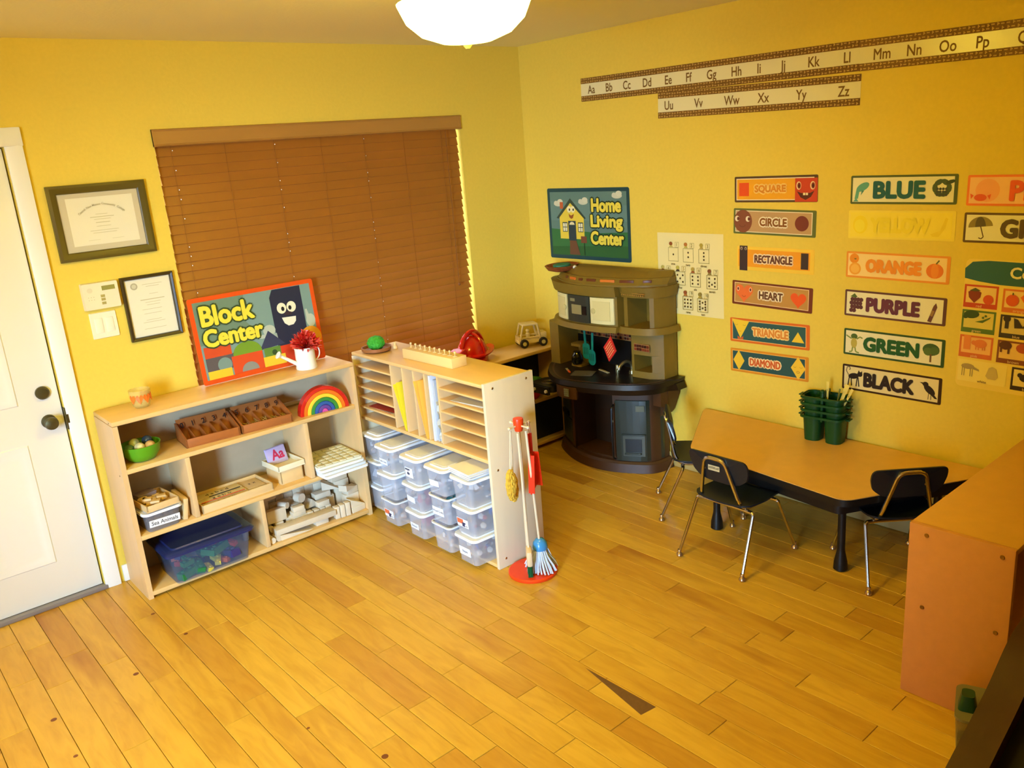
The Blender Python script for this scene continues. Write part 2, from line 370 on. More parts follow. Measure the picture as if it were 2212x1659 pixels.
# ---- ceiling lamps
def dome_lamp(loc, label, k=1.0, drop=.14):
    t = thing('ceiling_light', label, 'lamp', loc); base = mat((210, 190, 140), .4, name='lamp_base_metal')
    bm = B(); lathe(bm, [(.075, -.03), (.08, -.02), (.078, -.0005)], n=32); link_mesh('canopy_plate', bm, base, t)
    bm = B(); tube(bm, [(0, 0, -.03), (0, 0, -drop - .02)], .012, 12); lathe(bm, [(.014, -drop - .125), (.006, -drop - .135)], n=14); link_mesh('stem', bm, base, t)
    bm = B(); lathe(bm, [(.012, -.120), (.08, -.114), (.14, -.092), (.182, -.055), (.205, -.005), (.207, .0), (.199, .0), (.176, -.05), (.135, -.085), (.078, -.106), (.012, -.112)], (0, 0, -drop), n=36, cap=False)
    m = bpy.data.materials.new('lit_glass_dome'); m.use_nodes = True; b = m.node_tree.nodes['Principled BSDF']
    b.inputs['Base Color'].default_value = (.9, .85, .75, 1); b.inputs['Emission Color'].default_value = (*LAMP_COL, 1); b.inputs['Emission Strength'].default_value = LAMP_E * k
    link_mesh('glass_bowl', bm, m, t)
    return t
dome_lamp((1.73, 2.16, H), 'bright glass bowl ceiling light cut by the top picture edge', .60)  # lamp bowl hung low into view, its size standing in for lamp flare
dome_lamp((-0.15, 2.0, H), 'second lit bowl ceiling light above the door side', 1.15, .20)

# ---------------------------------------------------------------- text and flat print
def txt(parent, s, size, x, y, col, z=0.002, off=0.0, name='lettering', rot=0.0, align='CENTER', sx=1.0, shear=0.0, spacing=1.0, fit=None, thick=0.0):
    """flat printed lettering; fit = (width, height) of the whole word, thick = stroke growth in metres"""
    cu = bpy.data.curves.new('t', 'FONT'); cu.body = s; cu.size = size; cu.align_x = align; cu.align_y = 'CENTER'; cu.offset = off * size; cu.resolution_u = 3; cu.shear = shear; cu.space_character = spacing
    to = bpy.data.objects.new('t', cu); C.objects.link(to)
    dg = bpy.context.evaluated_depsgraph_get(); me = bpy.data.meshes.new_from_object(to.evaluated_get(dg))
    bpy.data.objects.remove(to); bpy.data.curves.remove(cu)
    if fit:
        xs = [v.co.x for v in me.vertices]; ys = [v.co.y for v in me.vertices]
        cx, cy = (min(xs) + max(xs)) / 2, (min(ys) + max(ys)) / 2
        me.transform(Matrix.Diagonal((fit[0] / (max(xs) - min(xs)), fit[1] / (max(ys) - min(ys)), 1, 1)) @ Matrix.Translation((-cx, -cy, 0))); sx = 1.0
    if thick:
        bm = B(); bm.from_mesh(me); src = list(bm.verts)
        base = bm.faces[:] ; n0 = len(base)
        for k in range(8):
            a = 2 * PI * k / 8; g_ = bmesh.ops.duplicate(bm, geom=base)['geom']; vv = [e for e in g_ if isinstance(e, bmesh.types.BMVert)]
            bmesh.ops.translate(bm, vec=(thick * math.cos(a), thick * math.sin(a), -.00001 * (k + 1)), verts=vv)
        bm.to_mesh(me); bm.free()
    me.transform(Matrix.Translation((x, y, z)) @ Matrix.Rotation(rot, 4, 'Z') @ Matrix.Diagonal((sx, 1, 1, 1)))
    me.materials.clear(); me.materials.append(mat(tuple(col), .6)); me.name = name
    o = bpy.data.objects.new(name, me); C.objects.link(o); o.parent = parent
    return o
class Art:
    def __init__(self, rough=.55, z=.0012): self.bm = B(); self.m = []; self.z = z; self.rough = rough
    def _i(self, c):
        c = tuple(c)
        if c not in self.m: self.m.append(c)
        return self.m.index(c)
    def poly(self, pts, c):
        self.z += .00006
        f = self.bm.faces.new([self.bm.verts.new((x, y, self.z)) for x, y in pts]); f.material_index = self._i(c); f.normal_update()
        if f.normal.z < 0: f.normal_flip()
    def rect(self, x0, y0, x1, y1, c): self.poly([(x0, y0), (x1, y0), (x1, y1), (x0, y1)], c)
    def ell(self, cx, cy, rx, ry, c, n=20, a0=0, a1=2 * PI, rot=0):
        k = n if a1 - a0 > 6.2 else n + 1
        p = [(rx * math.cos(a0 + (a1 - a0) * i / n), ry * math.sin(a0 + (a1 - a0) * i / n)) for i in range(k)]
        self.poly([(cx + u * math.cos(rot) - v * math.sin(rot), cy + u * math.sin(rot) + v * math.cos(rot)) for u, v in p], c)
    def line(self, pts, wd, c):
        for (x0, y0), (x1, y1) in zip(pts, pts[1:]):
            l = math.hypot(x1 - x0, y1 - y0) or 1; nx, ny = -(y1 - y0) / l * wd / 2, (x1 - x0) / l * wd / 2
            self.poly([(x0 + nx, y0 + ny), (x1 + nx, y1 + ny), (x1 - nx, y1 - ny), (x0 - nx, y0 - ny)], c)
    def frame(self, x0, y0, x1, y1, wd, c):
        self.rect(x0, y0, x1, y0 + wd, c); self.rect(x0, y1 - wd, x1, y1, c); self.rect(x0, y0, x0 + wd, y1, c); self.rect(x1 - wd, y0, x1, y1, c)
    def heart(self, cx, cy, s, c):
        p = [(16 * math.sin(t) ** 3, 13 * math.cos(t) - 5 * math.cos(2 * t) - 2 * math.cos(3 * t) - math.cos(4 * t)) for t in [2 * PI * k / 28 for k in range(28)]]
        self.poly([(cx + s * u / 16, cy + s * v / 16) for u, v in p], c)
    def done(self, parent, name='printed_picture'):
        return link_mesh(name, self.bm, [mat(c, self.rough) for c in self.m], parent, smooth='flat')
def wallm(side, a, z, out=0.0, rot=0.0):
    if side == 'R': M_ = Matrix(((0, 0, -1, XR - out), (-1, 0, 0, a), (0, 1, 0, z), (0, 0, 0, 1)))
    else: M_ = Matrix(((1, 0, 0, a), (0, 0, -1, YB - out), (0, 1, 0, z), (0, 0, 0, 1)))
    return M_ @ Matrix.Rotation(rot, 4, 'Z')
def card(parent, w_, h_, col, name='card', r=.004, t=.0012, rough=.5):
    bm = B(); prism(bm, rrect(w_, h_, r, 3), 0.0002, t); return link_mesh(name, bm, mat(col, rough), parent)

# ---------------------------------------------------------------- alphabet strips
CREAM = (236, 226, 178); BRN = (128, 88, 30)
def strip(y_l, y_r, z, rot, h, letters, label, size=.062):
    wd = y_l - y_r; t = thing('alphabet_strip', label, 'wall strip', group='alphabet wall strips', mtx=wallm('R', (y_l + y_r) / 2, z, .0004, rot))
    card(t, wd, h, CREAM, 'strip_card', .002, .001, rough=.22)
    for sg in (1, -1):
        A_ = Art(z=.0011); y0 = sg * (h / 2 - .030 / 2)
        A_.rect(-wd / 2, y0 - .015, wd / 2, y0 + .015, BRN)
        n = int(wd / .017); rr = random.Random(5)
        for k in range(n):
            for j in (0, 1):
                x = -wd / 2 + (k + .5) * wd / n; yy = y0 + (j - .5) * .0145 + rr.uniform(-.0015, .0015)
                if (k + j) % 2: A_.rect(x - .0062, yy - .0022, x + .0062, yy + .0022, (200, 160, 84))
                else: A_.rect(x - .002, yy - .0055, x + .002, yy + .0055, (200, 160, 84)); A_.ell(x + .004, yy, .0026, .0026, (206, 168, 92), 6)
        A_.done(t, 'patterned_border')
    for s_, y in letters:
        x = (y_l + y_r) / 2 - y
        txt(t, s_, size, x, -.004, (122, 84, 24), .0014, 0, sx=.80, name='letters', thick=.0009)
    return t
r1_ = [('Aa', 3.454), ('Bb', 3.321), ('Cc', 3.191), ('Dd', 3.05)]
strip(3.535, 2.985, 2.138, -.010, .125, r1_, 'alphabet wall strip printed Aa Bb Cc Dd')
strip(2.985, 1.884, 2.130, -.010, .125, [('Ee', 2.909), ('Ff', 2.78), ('Gg', 2.641), ('Hh', 2.497), ('Ii', 2.373), ('Jj', 2.245), ('Kk', 2.096), ('Ll', 1.939)], 'alphabet wall strip printed Ee to Ll above the lower strip')
strip(1.884, 1.318, 2.119, -.016, .125, [('Mm', 1.786), ('Nn', 1.653), ('Oo', 1.522), ('Pp', 1.394)], 'alphabet wall strip printed Mm Nn Oo Pp')
strip(1.318, .76, 2.111, -.014, .125, [('Qq', 1.24), ('Rr', 1.11), ('Ss', .98), ('Tt', .85)], 'alphabet wall strip starting with Qq cut off by the picture edge')
strip(2.98, 1.873, 1.999, -.022, .128, [('Uu', 2.909), ('Vv', 2.721), ('Ww', 2.524), ('Xx', 2.349), ('Yy', 2.153), ('Zz', 1.95)], 'lower alphabet wall strip printed Uu to Zz', )

# ---------------------------------------------------------------- shape and colour name signs
def sign(a, z, wd, h, rot, border, label, nm='wall_sign', cat='sign', group=None, inner=None, cr=.006, grp=None):
    t = thing(nm, label, cat, group=group, mtx=wallm('R', a, z, .0004, rot)); card(t, wd, h, border, 'sign_card', cr, .0012, rough=.3)
    return t
G1 = 'shape name signs'
def face_smile(A_, cx, cy, r, c, wd=.0016): A_.line([(cx + r * math.cos(t), cy + r * math.sin(t)) for t in [PI * (1.15 + .7 * k / 8) for k in range(9)]], wd, c)
t = sign(2.284, 1.575, .448, .124, .002, (92, 66, 40), 'SQUARE sign with orange square and grinning red square', group=G1)
A_ = Art(); A_.rect(-.214, -.052, .205, .052, (246, 228, 190)); A_.rect(-.21, -.048, .201, .048, (246, 170, 30)); A_.rect(-.198, -.032, -.142, .032, (236, 84, 30))
A_.rect(.108, -.06, .222, .048, (206, 66, 34))
for ex in (.127, .198): A_.ell(ex, .014, .013, .019, (240, 210, 150)); A_.ell(ex + .002, .014, .009, .014, (150, 50, 24)); A_.ell(ex + .002, .013, .005, .009, (70, 30, 20))
A_.poly([(.118, -.012), (.14, -.02), (.185, -.02), (.207, -.01), (.19, -.038), (.163, -.052), (.137, -.04)], (92, 40, 26)); A_.rect(.150, -.03, .161, -.019, (240, 220, 170)); A_.rect(.164, -.03, .175, -.019, (240, 220, 170)); A_.done(t)
txt(t, 'SQUARE'  , .05, -0.024, 0, (250, 206, 110), .0036, 0, 'lettering_outline', fit=(0.165, 0.036), thick=.0085); txt(t, 'SQUARE'  , .05, -0.024, 0, (226, 140, 34), .0040, 0, fit=(0.165, 0.036), thick=.0022)
t = sign(2.290, 1.417, .450, .125, -.022, (104, 112, 52), 'CIRCLE sign with smiling brown circle at its left', group=G1)
A_ = Art(); A_.rect(-.214, -.053, .206, .053, (240, 226, 190)); A_.rect(-.21, -.049, .202, .049, (196, 156, 104)); A_.ell(-.17, 0, .052, .056, (138, 78, 52), 28); A_.ell(.152, .0, .036, .036, (124, 54, 42), 28)
for ex in (-.204, -.142): A_.ell(ex, .012, .013, .014, (240, 224, 190)); A_.ell(ex + .006, .012, .007, .009, (110, 50, 36))
face_smile(A_, -.173, -.008, .02, (90, 44, 30)); A_.done(t)
txt(t, 'CIRCLE'  , .05, 0, 0, (246, 232, 196), .0036, 0, 'lettering_outline', fit=(0.145, 0.036), thick=.0085); txt(t, 'CIRCLE'  , .05, 0, 0, (142, 84, 24), .0040, 0, fit=(0.145, 0.036), thick=.0022)
t = sign(2.282, 1.236, .425, .119, -.008, (250, 206, 70), 'RECTANGLE sign with two dark brown rectangles', group=G1)
A_ = Art(); A_.rect(-.205, -.042, .19, .044, (246, 162, 36)); A_.rect(-.198, -.062, -.152, .062, (66, 48, 48)); A_.rect(.143, -.037, .182, .04, (66, 48, 48))
for ex in (-.187, -.163): A_.ell(ex, .048, .006, .008, (220, 190, 150)); A_.ell(ex, .047, .003, .006, (50, 36, 36))
A_.done(t); txt(t, 'RECTANGLE'  , .05, -0.006, 0, (250, 226, 180), .0036, 0, 'lettering_outline', fit=(0.205, 0.036), thick=.0085); txt(t, 'RECTANGLE'  , .05, -0.006, 0, (110, 62, 40), .0040, 0, fit=(0.205, 0.036), thick=.0022)
t = sign(2.299, 1.055, .450, .123, -.026, (122, 58, 34), 'HEART sign with a smiling orange heart and brown border', group=G1)
A_ = Art(); A_.rect(-.212, -.05, .205, .052, (246, 214, 160)); A_.rect(-.209, -.047, .202, .049, (196, 144, 70)); A_.heart(-.155, .004, .052, (240, 116, 52)); A_.heart(.15, -.002, .042, (236, 92, 34))
for ex in (-.19, -.118): A_.ell(ex, .02, .008, .012, (250, 210, 160)); A_.ell(ex, .02, .005, .008, (120, 30, 24))
face_smile(A_, -.155, -.006, .012, (130, 50, 30)); A_.done(t)
txt(t, 'HEART'  , .05, 0, 0, (246, 230, 190), .0036, 0, 'lettering_outline', fit=(0.13, 0.036), thick=.0085); txt(t, 'HEART'  , .05, 0, 0, (110, 66, 34), .0040, 0, fit=(0.13, 0.036), thick=.0022)
t = sign(2.311, .865, .453, .126, .013, (226, 112, 40), 'TRIANGLE sign with orange border and sleepy yellow triangle', group=G1)
A_ = Art(); A_.rect(-.214, -.052, .208, .052, (246, 196, 110)); A_.rect(-.211, -.049, .205, .049, (48, 92, 88)); A_.poly([(-.216, .058), (-.112, .05), (-.165, -.042)], (244, 204, 52)); A_.poly([(.13, -.03), (.198, -.03), (.164, .022)], (244, 204, 52))
A_.poly([(-.182, -.03), (-.165, -.042), (-.148, -.03), (-.148, -.048), (-.182, -.048)], (214, 100, 40))
for ex in (-.188, -.14): face_smile(A_, ex, .036, .01, (150, 110, 40), .0012)
face_smile(A_, -.165, .002, .008, (180, 120, 40), .0012); A_.done(t)
txt(t, 'TRIANGLE'  , .05, 0.01, 0, (250, 214, 130), .0036, 0, 'lettering_outline', fit=(0.2, 0.038), thick=.0085); txt(t, 'TRIANGLE'  , .05, 0.01, 0, (228, 140, 50), .0040, 0, fit=(0.2, 0.038), thick=.0022)
t = sign(2.311, .704, .449, .125, .017, (226, 146, 40), 'DIAMOND sign lowest in the shape column, two yellow diamonds', group=G1)
A_ = Art(); A_.rect(-.214, -.052, .208, .052, (246, 190, 90)); A_.rect(-.211, -.049, .205, .049, (44, 84, 82)); A_.poly([(-.208, 0), (-.174, .054), (-.14, 0), (-.174, -.054)], (246, 200, 50)); A_.poly([(.128, 0), (.168, .058), (.208, 0), (.168, -.058)], (244, 200, 56))
for ex in (.15, .184): face_smile(A_, ex, .012, .009, (140, 100, 40), .0012)
A_.ell(.168, -.02, .009, .006, (170, 110, 40), 10); A_.ell(.168, -.02, .0065, .004, (244, 200, 56), 10); A_.done(t)
txt(t, 'DIAMOND'  , .05, -0.018, 0, (250, 222, 160), .0036, 0, 'lettering_outline', fit=(0.175, 0.036), thick=.0085); txt(t, 'DIAMOND'  , .05, -0.018, 0, (214, 96, 34), .0040, 0, fit=(0.175, 0.036), thick=.0022)
G2 = 'colour name signs'
FW = {'BLUE': (.215, .066), 'YELLOW': (.25, .058), 'ORANGE': (.238, .052), 'PURPLE': (.232, .058), 'GREEN': (.245, .060), 'BLACK': (.225, .062), 'PINK': (.21, .070), 'GRAY': (.23, .066)}
def csign(a, z, wd, h, rot, border, word, wc, label, pic, size=.078, fx=.9, x=-.0, bg=(240, 232, 190)):
    t = sign(a, z, wd, h, rot, border, label, group=G2); A_ = Art(); A_.rect(-wd / 2 + .009, -h / 2 + .009, wd / 2 - .014, h / 2 - .009, bg); pic(A_); A_.done(t)
    txt(t, word, size, x, -.001, wc, .0038, 0, fit=FW[word], thick=.0050); return t
def p_blue(A):
    A.ell(-.172, .012, .032, .016, (96, 168, 150), 16, rot=.5); A.poly([(-.2, .006), (-.208, -.04), (-.192, -.038), (-.186, -.002)], (96, 168, 150)); A.poly([(-.214, -.05), (-.2, -.036), (-.19, -.05)], (96, 168, 150)); A.poly([(-.176, -.002), (-.18, -.024), (-.165, -.004)], (80, 140, 120))
    for q in range(6): A.ell(.165 + .028 * math.cos(q * 1.05), .006 + .026 * math.sin(q * 1.05), .011, .019, (74, 92, 60), 10, rot=q * 1.05)
    for q in range(12): A.ell(.165 + .012 * (q % 4) - .018, -.022 + .012 * (q // 4), .0058, .0058, (64, 72, 70), 8)
    A.ell(.198, .03, .02, .008, (60, 74, 46), 8, rot=.3)
csign(1.675, 1.565, .454, .122, -.006, (88, 100, 56), 'BLUE', (30, 98, 100), 'BLUE sign with dark letters at the top of the colour signs', p_blue, fx=1.05, x=-.012)
def p_yel(A):
    A.ell(-.175, .0, .034, .04, (250, 222, 40), 20); A.ell(-.178, -.005, .024, .028, (252, 230, 60), 16); A.poly([(.13, -.035), (.17, -.02), (.19, .035), (.2, .03), (.19, -.01), (.165, -.045), (.14, -.045)], (244, 214, 50))
csign(1.677, 1.415, .460, .124, .0, (250, 224, 84), 'YELLOW', (248, 222, 52), 'pale YELLOW sign almost the colour of the wall', p_yel, .072, .82, bg=(252, 226, 70))
def p_org(A):
    A.ell(-.19, .028, .022, .022, (240, 148, 40)); A.ell(-.185, -.018, .028, .028, (244, 170, 60), 20); A.ell(-.185, -.018, .02, .02, (250, 190, 84), 16); A.ell(-.185, .026, .006, .003, (120, 110, 40), 6)
    A.ell(.166, -.006, .036, .032, (236, 124, 34), 20); A.ell(.166, -.006, .016, .032, (244, 146, 48), 16); A.line([(.17, .024), (.182, .04)], .006, (110, 100, 40))
csign(1.684, 1.234, .455, .118, -.010, (244, 156, 60), 'ORANGE', (246, 150, 44), 'ORANGE sign with oranges and a pumpkin', p_org, .068, .80, x=-.012, bg=(252, 216, 140))
def p_pur(A):
    for q in range(14): A.ell(-.19 + .014 * (q % 4) - .004 * (q // 4 % 2), .018 - .017 * (q // 4), .010, .010, (96, 52, 60), 8)
    A.poly([(-.2, .03), (-.18, .046), (-.166, .03), (-.18, .026)], (90, 110, 50)); A.poly([(.15, -.046), (.166, -.05), (.188, .018), (.182, .036), (.172, .022)], (110, 66, 60)); A.poly([(.158, -.02), (.17, -.024), (.178, 0), (.168, .004)], (160, 120, 70))
csign(1.686, 1.057, .452, .121, -.012, (104, 66, 62), 'PURPLE', (106, 50, 72), 'PURPLE sign with grapes and a crayon', p_pur, .068, .84, x=-.004)
def p_grn(A):
    G_ = (132, 150, 60); A.ell(-.178, .028, .016, .013, (84, 110, 44), 14); A.ell(-.178, -.004, .015, .024, (196, 178, 80), 14); A.line([(-.19, .016), (-.206, .024), (-.216, .03)], .006, G_); A.line([(-.166, .016), (-.15, .028), (-.138, .022)], .006, G_)
    A.line([(-.184, -.024), (-.186, -.044), (-.2, -.048)], .006, G_); A.line([(-.172, -.024), (-.168, -.044), (-.152, -.048)], .006, G_)
    A.ell(.17, .012, .036, .027, (66, 96, 44), 18); A.ell(.158, .002, .02, .018, (88, 116, 54), 12); A.ell(.186, .008, .02, .018, (80, 108, 50), 12); A.rect(.166, -.044, .174, -.008, (110, 80, 40))
csign(1.683, .875, .455, .124, -.006, (50, 84, 44), 'GREEN', (30, 92, 40), 'GREEN sign with a frog and a tree', p_grn, .07, .9, x=-.006)
def p_blk(A):
    K = (38, 26, 20); A.ell(-.172, .008, .026, .014, K, 14, rot=.2); A.ell(-.142, .02, .013, .012, K, 10); A.poly([(-.152, .028), (-.148, .04), (-.142, .03)], K); A.poly([(-.138, .03), (-.132, .038), (-.13, .024)], K)
    for a, b in ((-.192, -.198), (-.184, -.18), (-.154, -.158), (-.15, -.144)): A.line([(a, .004), (b, -.04)], .005, K)
    A.line([(-.196, .01), (-.208, .03), (-.204, .048), (-.192, .05), (-.188, .04), (-.194, .036)], .003, K)
    A.ell(.176, .0, .03, .015, K, 14, rot=-.7); A.ell(.158, .024, .013, .011, K, 10); A.poly([(.152, .03), (.132, .03), (.15, .02)], K); A.poly([(.19, -.01), (.212, -.036), (.2, -.036), (.182, -.02)], K)
    A.line([(.174, -.014), (.172, -.044)], .0025, K); A.line([(.184, -.014), (.184, -.044)], .0025, K)
csign(1.685, .705, .454, .121, -.004, (58, 34, 22), 'BLACK', (42, 28, 22), 'BLACK sign with a cat and a crow at the bottom of the column', p_blk, .074, .86, x=-.006, bg=(236, 218, 160))
def p_pnk(A):
    A.ell(-.15, .0, .045, .045, (250, 170, 120), 20); A.ell(-.175, -.028, .024, .014, (232, 92, 50), 14); A.poly([(-.2, -.02), (-.214, -.012), (-.21, -.034)], (232, 92, 50)); A.poly([(-.15, -.02), (-.136, -.014), (-.14, -.036)], (232, 92, 50))
csign(1.185, 1.556, .454, .120, -.012, (244, 126, 66), 'PINK', (238, 96, 50), 'PINK sign at the right picture edge, top', p_pnk, .08, 1.05, x=.04, bg=(252, 196, 140))
def p_gry(A):
    D = (96, 84, 56); A.ell(-.163, .004, .046, .04, (146, 128, 70), 20, 0, PI, rot=.1); A.ell(-.163, .004, .02, .04, D, 16, 0, PI, rot=.1); A.line([(-.163, .006), (-.15, -.036), (-.158, -.044), (-.168, -.04)], .004, (90, 60, 36))
csign(1.188, 1.410, .454, .120, -.008, (104, 78, 52), 'GRAY', (98, 78, 48), 'GRAY sign with an umbrella under the PINK sign', p_gry, .08, 1.05, x=.03)

# ---- colors chart
t = thing('colors_chart', 'Colors chart with framed pictures at the right picture edge', 'poster', mtx=wallm('R', 1.165, 1.012, .0004, -.02)); card(t, .47, .54, (244, 212, 96), 'chart_card', .02, .0012, rough=.4)
A_ = Art(z=.0014); A_.poly([(-.235, .19), (-.237, .23), (-.21, .258), (-.15, .266), (.22, .266), (.236, .24), (.236, .18), (.1, .17), (-.1, .172), (-.18, .18)], (44, 100, 104))
CELL = [(.09, -.232, (206, 74, 34), (246, 206, 120)), (-.015, -.232, (92, 120, 46), (226, 206, 100)), (-.122, -.232, (220, 110, 52), (250, 190, 110))]
CW, CH = .13, .095
for z0, x0, cb, ci in CELL:
    A_.rect(x0, z0 - .02, x0 + CW, z0 + CH - .02, cb); A_.rect(x0 + .008, z0, x0 + CW - .008, z0 + CH - .028, ci)
for z0, x0, cb, ci in ((.085, -.085, (222, 118, 50), (246, 206, 120)), (-.02, -.085, (66, 56, 50), (220, 196, 120)), (-.125, -.085, (140, 76, 40), (240, 196, 110)), (.08, .062, (236, 190, 40), (250, 220, 110)), (-.025, .062, (100, 60, 90), (230, 196, 140)), (-.13, .062, (120, 110, 100), (230, 210, 150))):
    A_.rect(x0, z0 - .02, x0 + CW, z0 + CH - .02, cb); A_.rect(x0 + .008, z0, x0 + CW - .008, z0 + CH - .028, ci)
A_.rect(-.228, -.245, -.04, -.152, (248, 222, 116)); A_.rect(-.022, -.25, .11, -.155, (60, 40, 26)); A_.rect(-.014, -.232, .102, -.163, (240, 214, 130)); A_.rect(.125, -.25, .225, -.155, (240, 214, 130))
A_.poly([(-.216, .135), (-.19, .148), (-.165, .135), (-.168, .115), (-.19, .09), (-.212, .112)], (140, 54, 30)); A_.poly([(-.212, .14), (-.19, .153), (-.168, .142), (-.19, .138)], (90, 90, 40)); A_.ell(-.137, .108, .02, .02, (222, 86, 34), 16)
A_.ell(-.195, .042, .03, .017, (60, 84, 36), 14, rot=.1); A_.ell(-.218, .03, .01, .008, (60, 84, 36), 8); A_.poly([(-.18, .012), (-.15, .01), (-.125, .03), (-.12, .038), (-.15, .022)], (84, 110, 40)); A_.ell(-.14, .04, .005, .005, (84, 110, 40), 8); A_.ell(-.15, .032, .005, .005, (84, 110, 40), 8)
A_.rect(-.215, -.108, -.188, -.048, (238, 140, 70)); A_.ell(-.15, -.078, .026, .018, (232, 130, 66), 14); A_.ell(-.176, -.076, .01, .01, (232, 130, 66), 8)
for q in (-.168, -.158, -.142, -.134): A_.rect(q, -.105, q + .004, -.09, (232, 130, 66))
A_.ell(-.048, .115, .024, .024, (226, 92, 30), 16); A_.rect(-.05, .136, -.046, .146, (90, 90, 40)); A_.poly([(-.02, .13), (.0, .15), (.03, .11), (0, .1)], (232, 110, 40))
A_.ell(-.06, .04, .014, .014, (60, 50, 44), 10); A_.rect(-.066, .0, -.052, .03, (60, 50, 44)); A_.poly([(-.035, .045), (-.02, .04), (0, .012), (.02, .045), (.03, .01), (-.03, .004)], (60, 50, 46))
A_.ell(-.055, -.07, .024, .018, (96, 54, 36), 12); A_.rect(-.074, -.1, -.066, -.07, (96, 54, 36)); A_.rect(-.046, -.104, -.038, -.07, (96, 54, 36)); A_.ell(.01, -.075, .026, .02, (190, 84, 44), 12)
A_.ell(-.19, -.18, .026, .012, (176, 150, 96), 12); A_.poly([(-.168, -.178), (-.145, -.188), (-.143, -.196), (-.168, -.19)], (170, 146, 90))
for q in (-.212, -.204, -.18, -.172): A_.rect(q, -.222, q + .003, -.186, (170, 146, 90))
A_.poly([(-.118, -.21), (-.108, -.175), (-.095, -.168), (-.08, -.175), (-.07, -.21), (-.08, -.222), (-.108, -.222)], (206, 180, 108)); A_.ell(.03, -.195, .022, .016, (50, 34, 24), 12); A_.ell(.01, -.185, .01, .01, (50, 34, 24), 8)
A_.done(t)
txt(t, 'Colors', .062, .02, .222, (238, 226, 170), .0056, .025, 'heading', sx=1.0)
for s_, x, y in (('red', -.17, .079), ('green', -.17, -.026), ('pink', -.17, -.133), ('orange', -.02, .074), ('blue', -.02, -.031), ('brown', -.02, -.136)): txt(t, s_, .016, x, y, (246, 214, 150), .0056, name='caption')
txt(t, 'white', .016, -.13, -.238, (120, 80, 40), .0056, name='caption'); txt(t, 'black', .016, .04, -.242, (246, 214, 150), .0056, name='caption')

# ---- number chart
t = thing('number_chart', 'white number chart with dot cards one to ten', 'poster', mtx=wallm('R', 2.793, 1.131, .0004, .002)); card(t, .431, .442, (242, 226, 160), 'chart_paper', .002, .0008, rough=.5)
A_ = Art(z=.001); INK = (74, 52, 18); LN = (140, 120, 40)
DOTS = {1: [(0, 0)], 2: [(0, .5), (0, -.3)], 3: [(0, .62), (0, 0), (0, -.6)], 4: [(-.5, .6), (.5, .6), (-.5, -.5), (.5, -.5)], 5: [(-.5, .6), (.5, .6), (0, 0), (-.5, -.6), (.5, -.6)], 6: [(a, b) for a in (-.5, .5) for b in (-.65, 0, .65)],
  7: [(-.5, .65), (.5, .65), (-.5, -.05), (.5, -.05), (0, -.4), (-.5, -.7), (.5, -.7)], 8: [(-.5, .65), (0, .65), (.5, .65), (-.5, 0), (.5, 0), (0, -.3), (-.5, -.7), (.5, -.7)], 9: [(a, b) for a in (-.55, 0, .55) for b in (-.65, 0, .65)], 10: [(-.5, .7), (.5, .7), (0, .5), (-.5, .25), (.5, .25), (-.5, -.3), (.5, -.3), (0, -.5), (-.5, -.75), (.5, -.75)]}
POS = {1: (-.108, .108), 2: (-.008, .106), 3: (.094, .105), 4: (-.166, -.022), 5: (-.063, -.020), 6: (.038, -.024), 7: (.146, -.028), 8: (-.118, -.148), 9: (-.012, -.152), 10: (.086, -.156)}
HC = [(150, 84, 40), (190, 120, 50), (186, 160, 60), (200, 180, 90), (196, 180, 80), (190, 160, 70), (140, 80, 40), (70, 50, 30), (160, 84, 40), (150, 130, 60)]
for n_, (x, y) in POS.items():
    A_.frame(x - .034, y - .040, x + .034, y + .034, .002, LN)
    for a, b in DOTS[n_]: A_.ell(x + a * .036, y - .003 + b * .03, .0052, .0055, INK, 8)
    A_.frame(x + .012, y + .036, x + .038, y + .064, .0012, LN); A_.ell(x - .016, y + .055, .012, .011, HC[n_ - 1], 10); A_.poly([(x - .028, y + .036), (x - .022, y + .046), (x - .008, y + .046), (x - .002, y + .036)], HC[(n_ + 2) % 10])
A_.done(t)
for n_, wd_ in enumerate(('one', 'two', 'three', 'four', 'five', 'six', 'seven', 'eight', 'nine', 'ten'), 1):
    x, y = POS[n_]; txt(t, str(n_), .026, x + .025, y + .050, LN, .012 * 0 + .0052, sx=.8, name='numeral'); txt(t, wd_, .018, x, y - .054, (110, 90, 30), .0052, .01, name='caption')

# ---- home living center poster
t = thing('home_living_poster', 'Home Living Center poster with smiling yellow house', 'poster', mtx=wallm('R', 3.535, 1.386, .0006, 0)); card(t, .668, .424, (30, 70, 76), 'poster_card', .012, .0015, rough=.4)
A_ = Art(z=.0016); A_.rect(-.312, -.19, .312, .19, (98, 130, 120)); A_.poly([(-.312, .02), (.312, .02), (.312, .11), (-.312, .14)], (104, 136, 128)); A_.poly([(-.312, -.19), (.312, -.19), (.312, -.04), (.1, -.05), (-.312, -.03)], (52, 112, 62)); A_.poly([(-.312, -.19), (.312, -.19), (.312, -.12), (-.312, -.14)], (44, 96, 50))
for x, y in ((-.24, .12), (-.03, .13), (.24, .165)): A_.ell(x, y, .04, .016, (206, 206, 178), 14); A_.ell(x + .015, y + .012, .024, .016, (214, 212, 184), 12); A_.ell(x - .02, y + .006, .018, .012, (210, 208, 180), 10)
A_.rect(-.228, .09, -.20, .13, (196, 96, 52)); A_.poly([(-.235, -.09), (-.03, -.09), (-.03, .04), (-.135, .13), (-.235, .04)], (232, 204, 70)); A_.poly([(-.262, .035), (-.138, .152), (-.012, .035), (-.025, .03), (-.138, .125), (-.245, .03)], (54, 72, 60))
for ex in (-.15, -.118): A_.ell(ex, .087, .018, .02, (244, 232, 180), 14); A_.ell(ex + .004, .085, .006, .008, (40, 40, 30), 8)
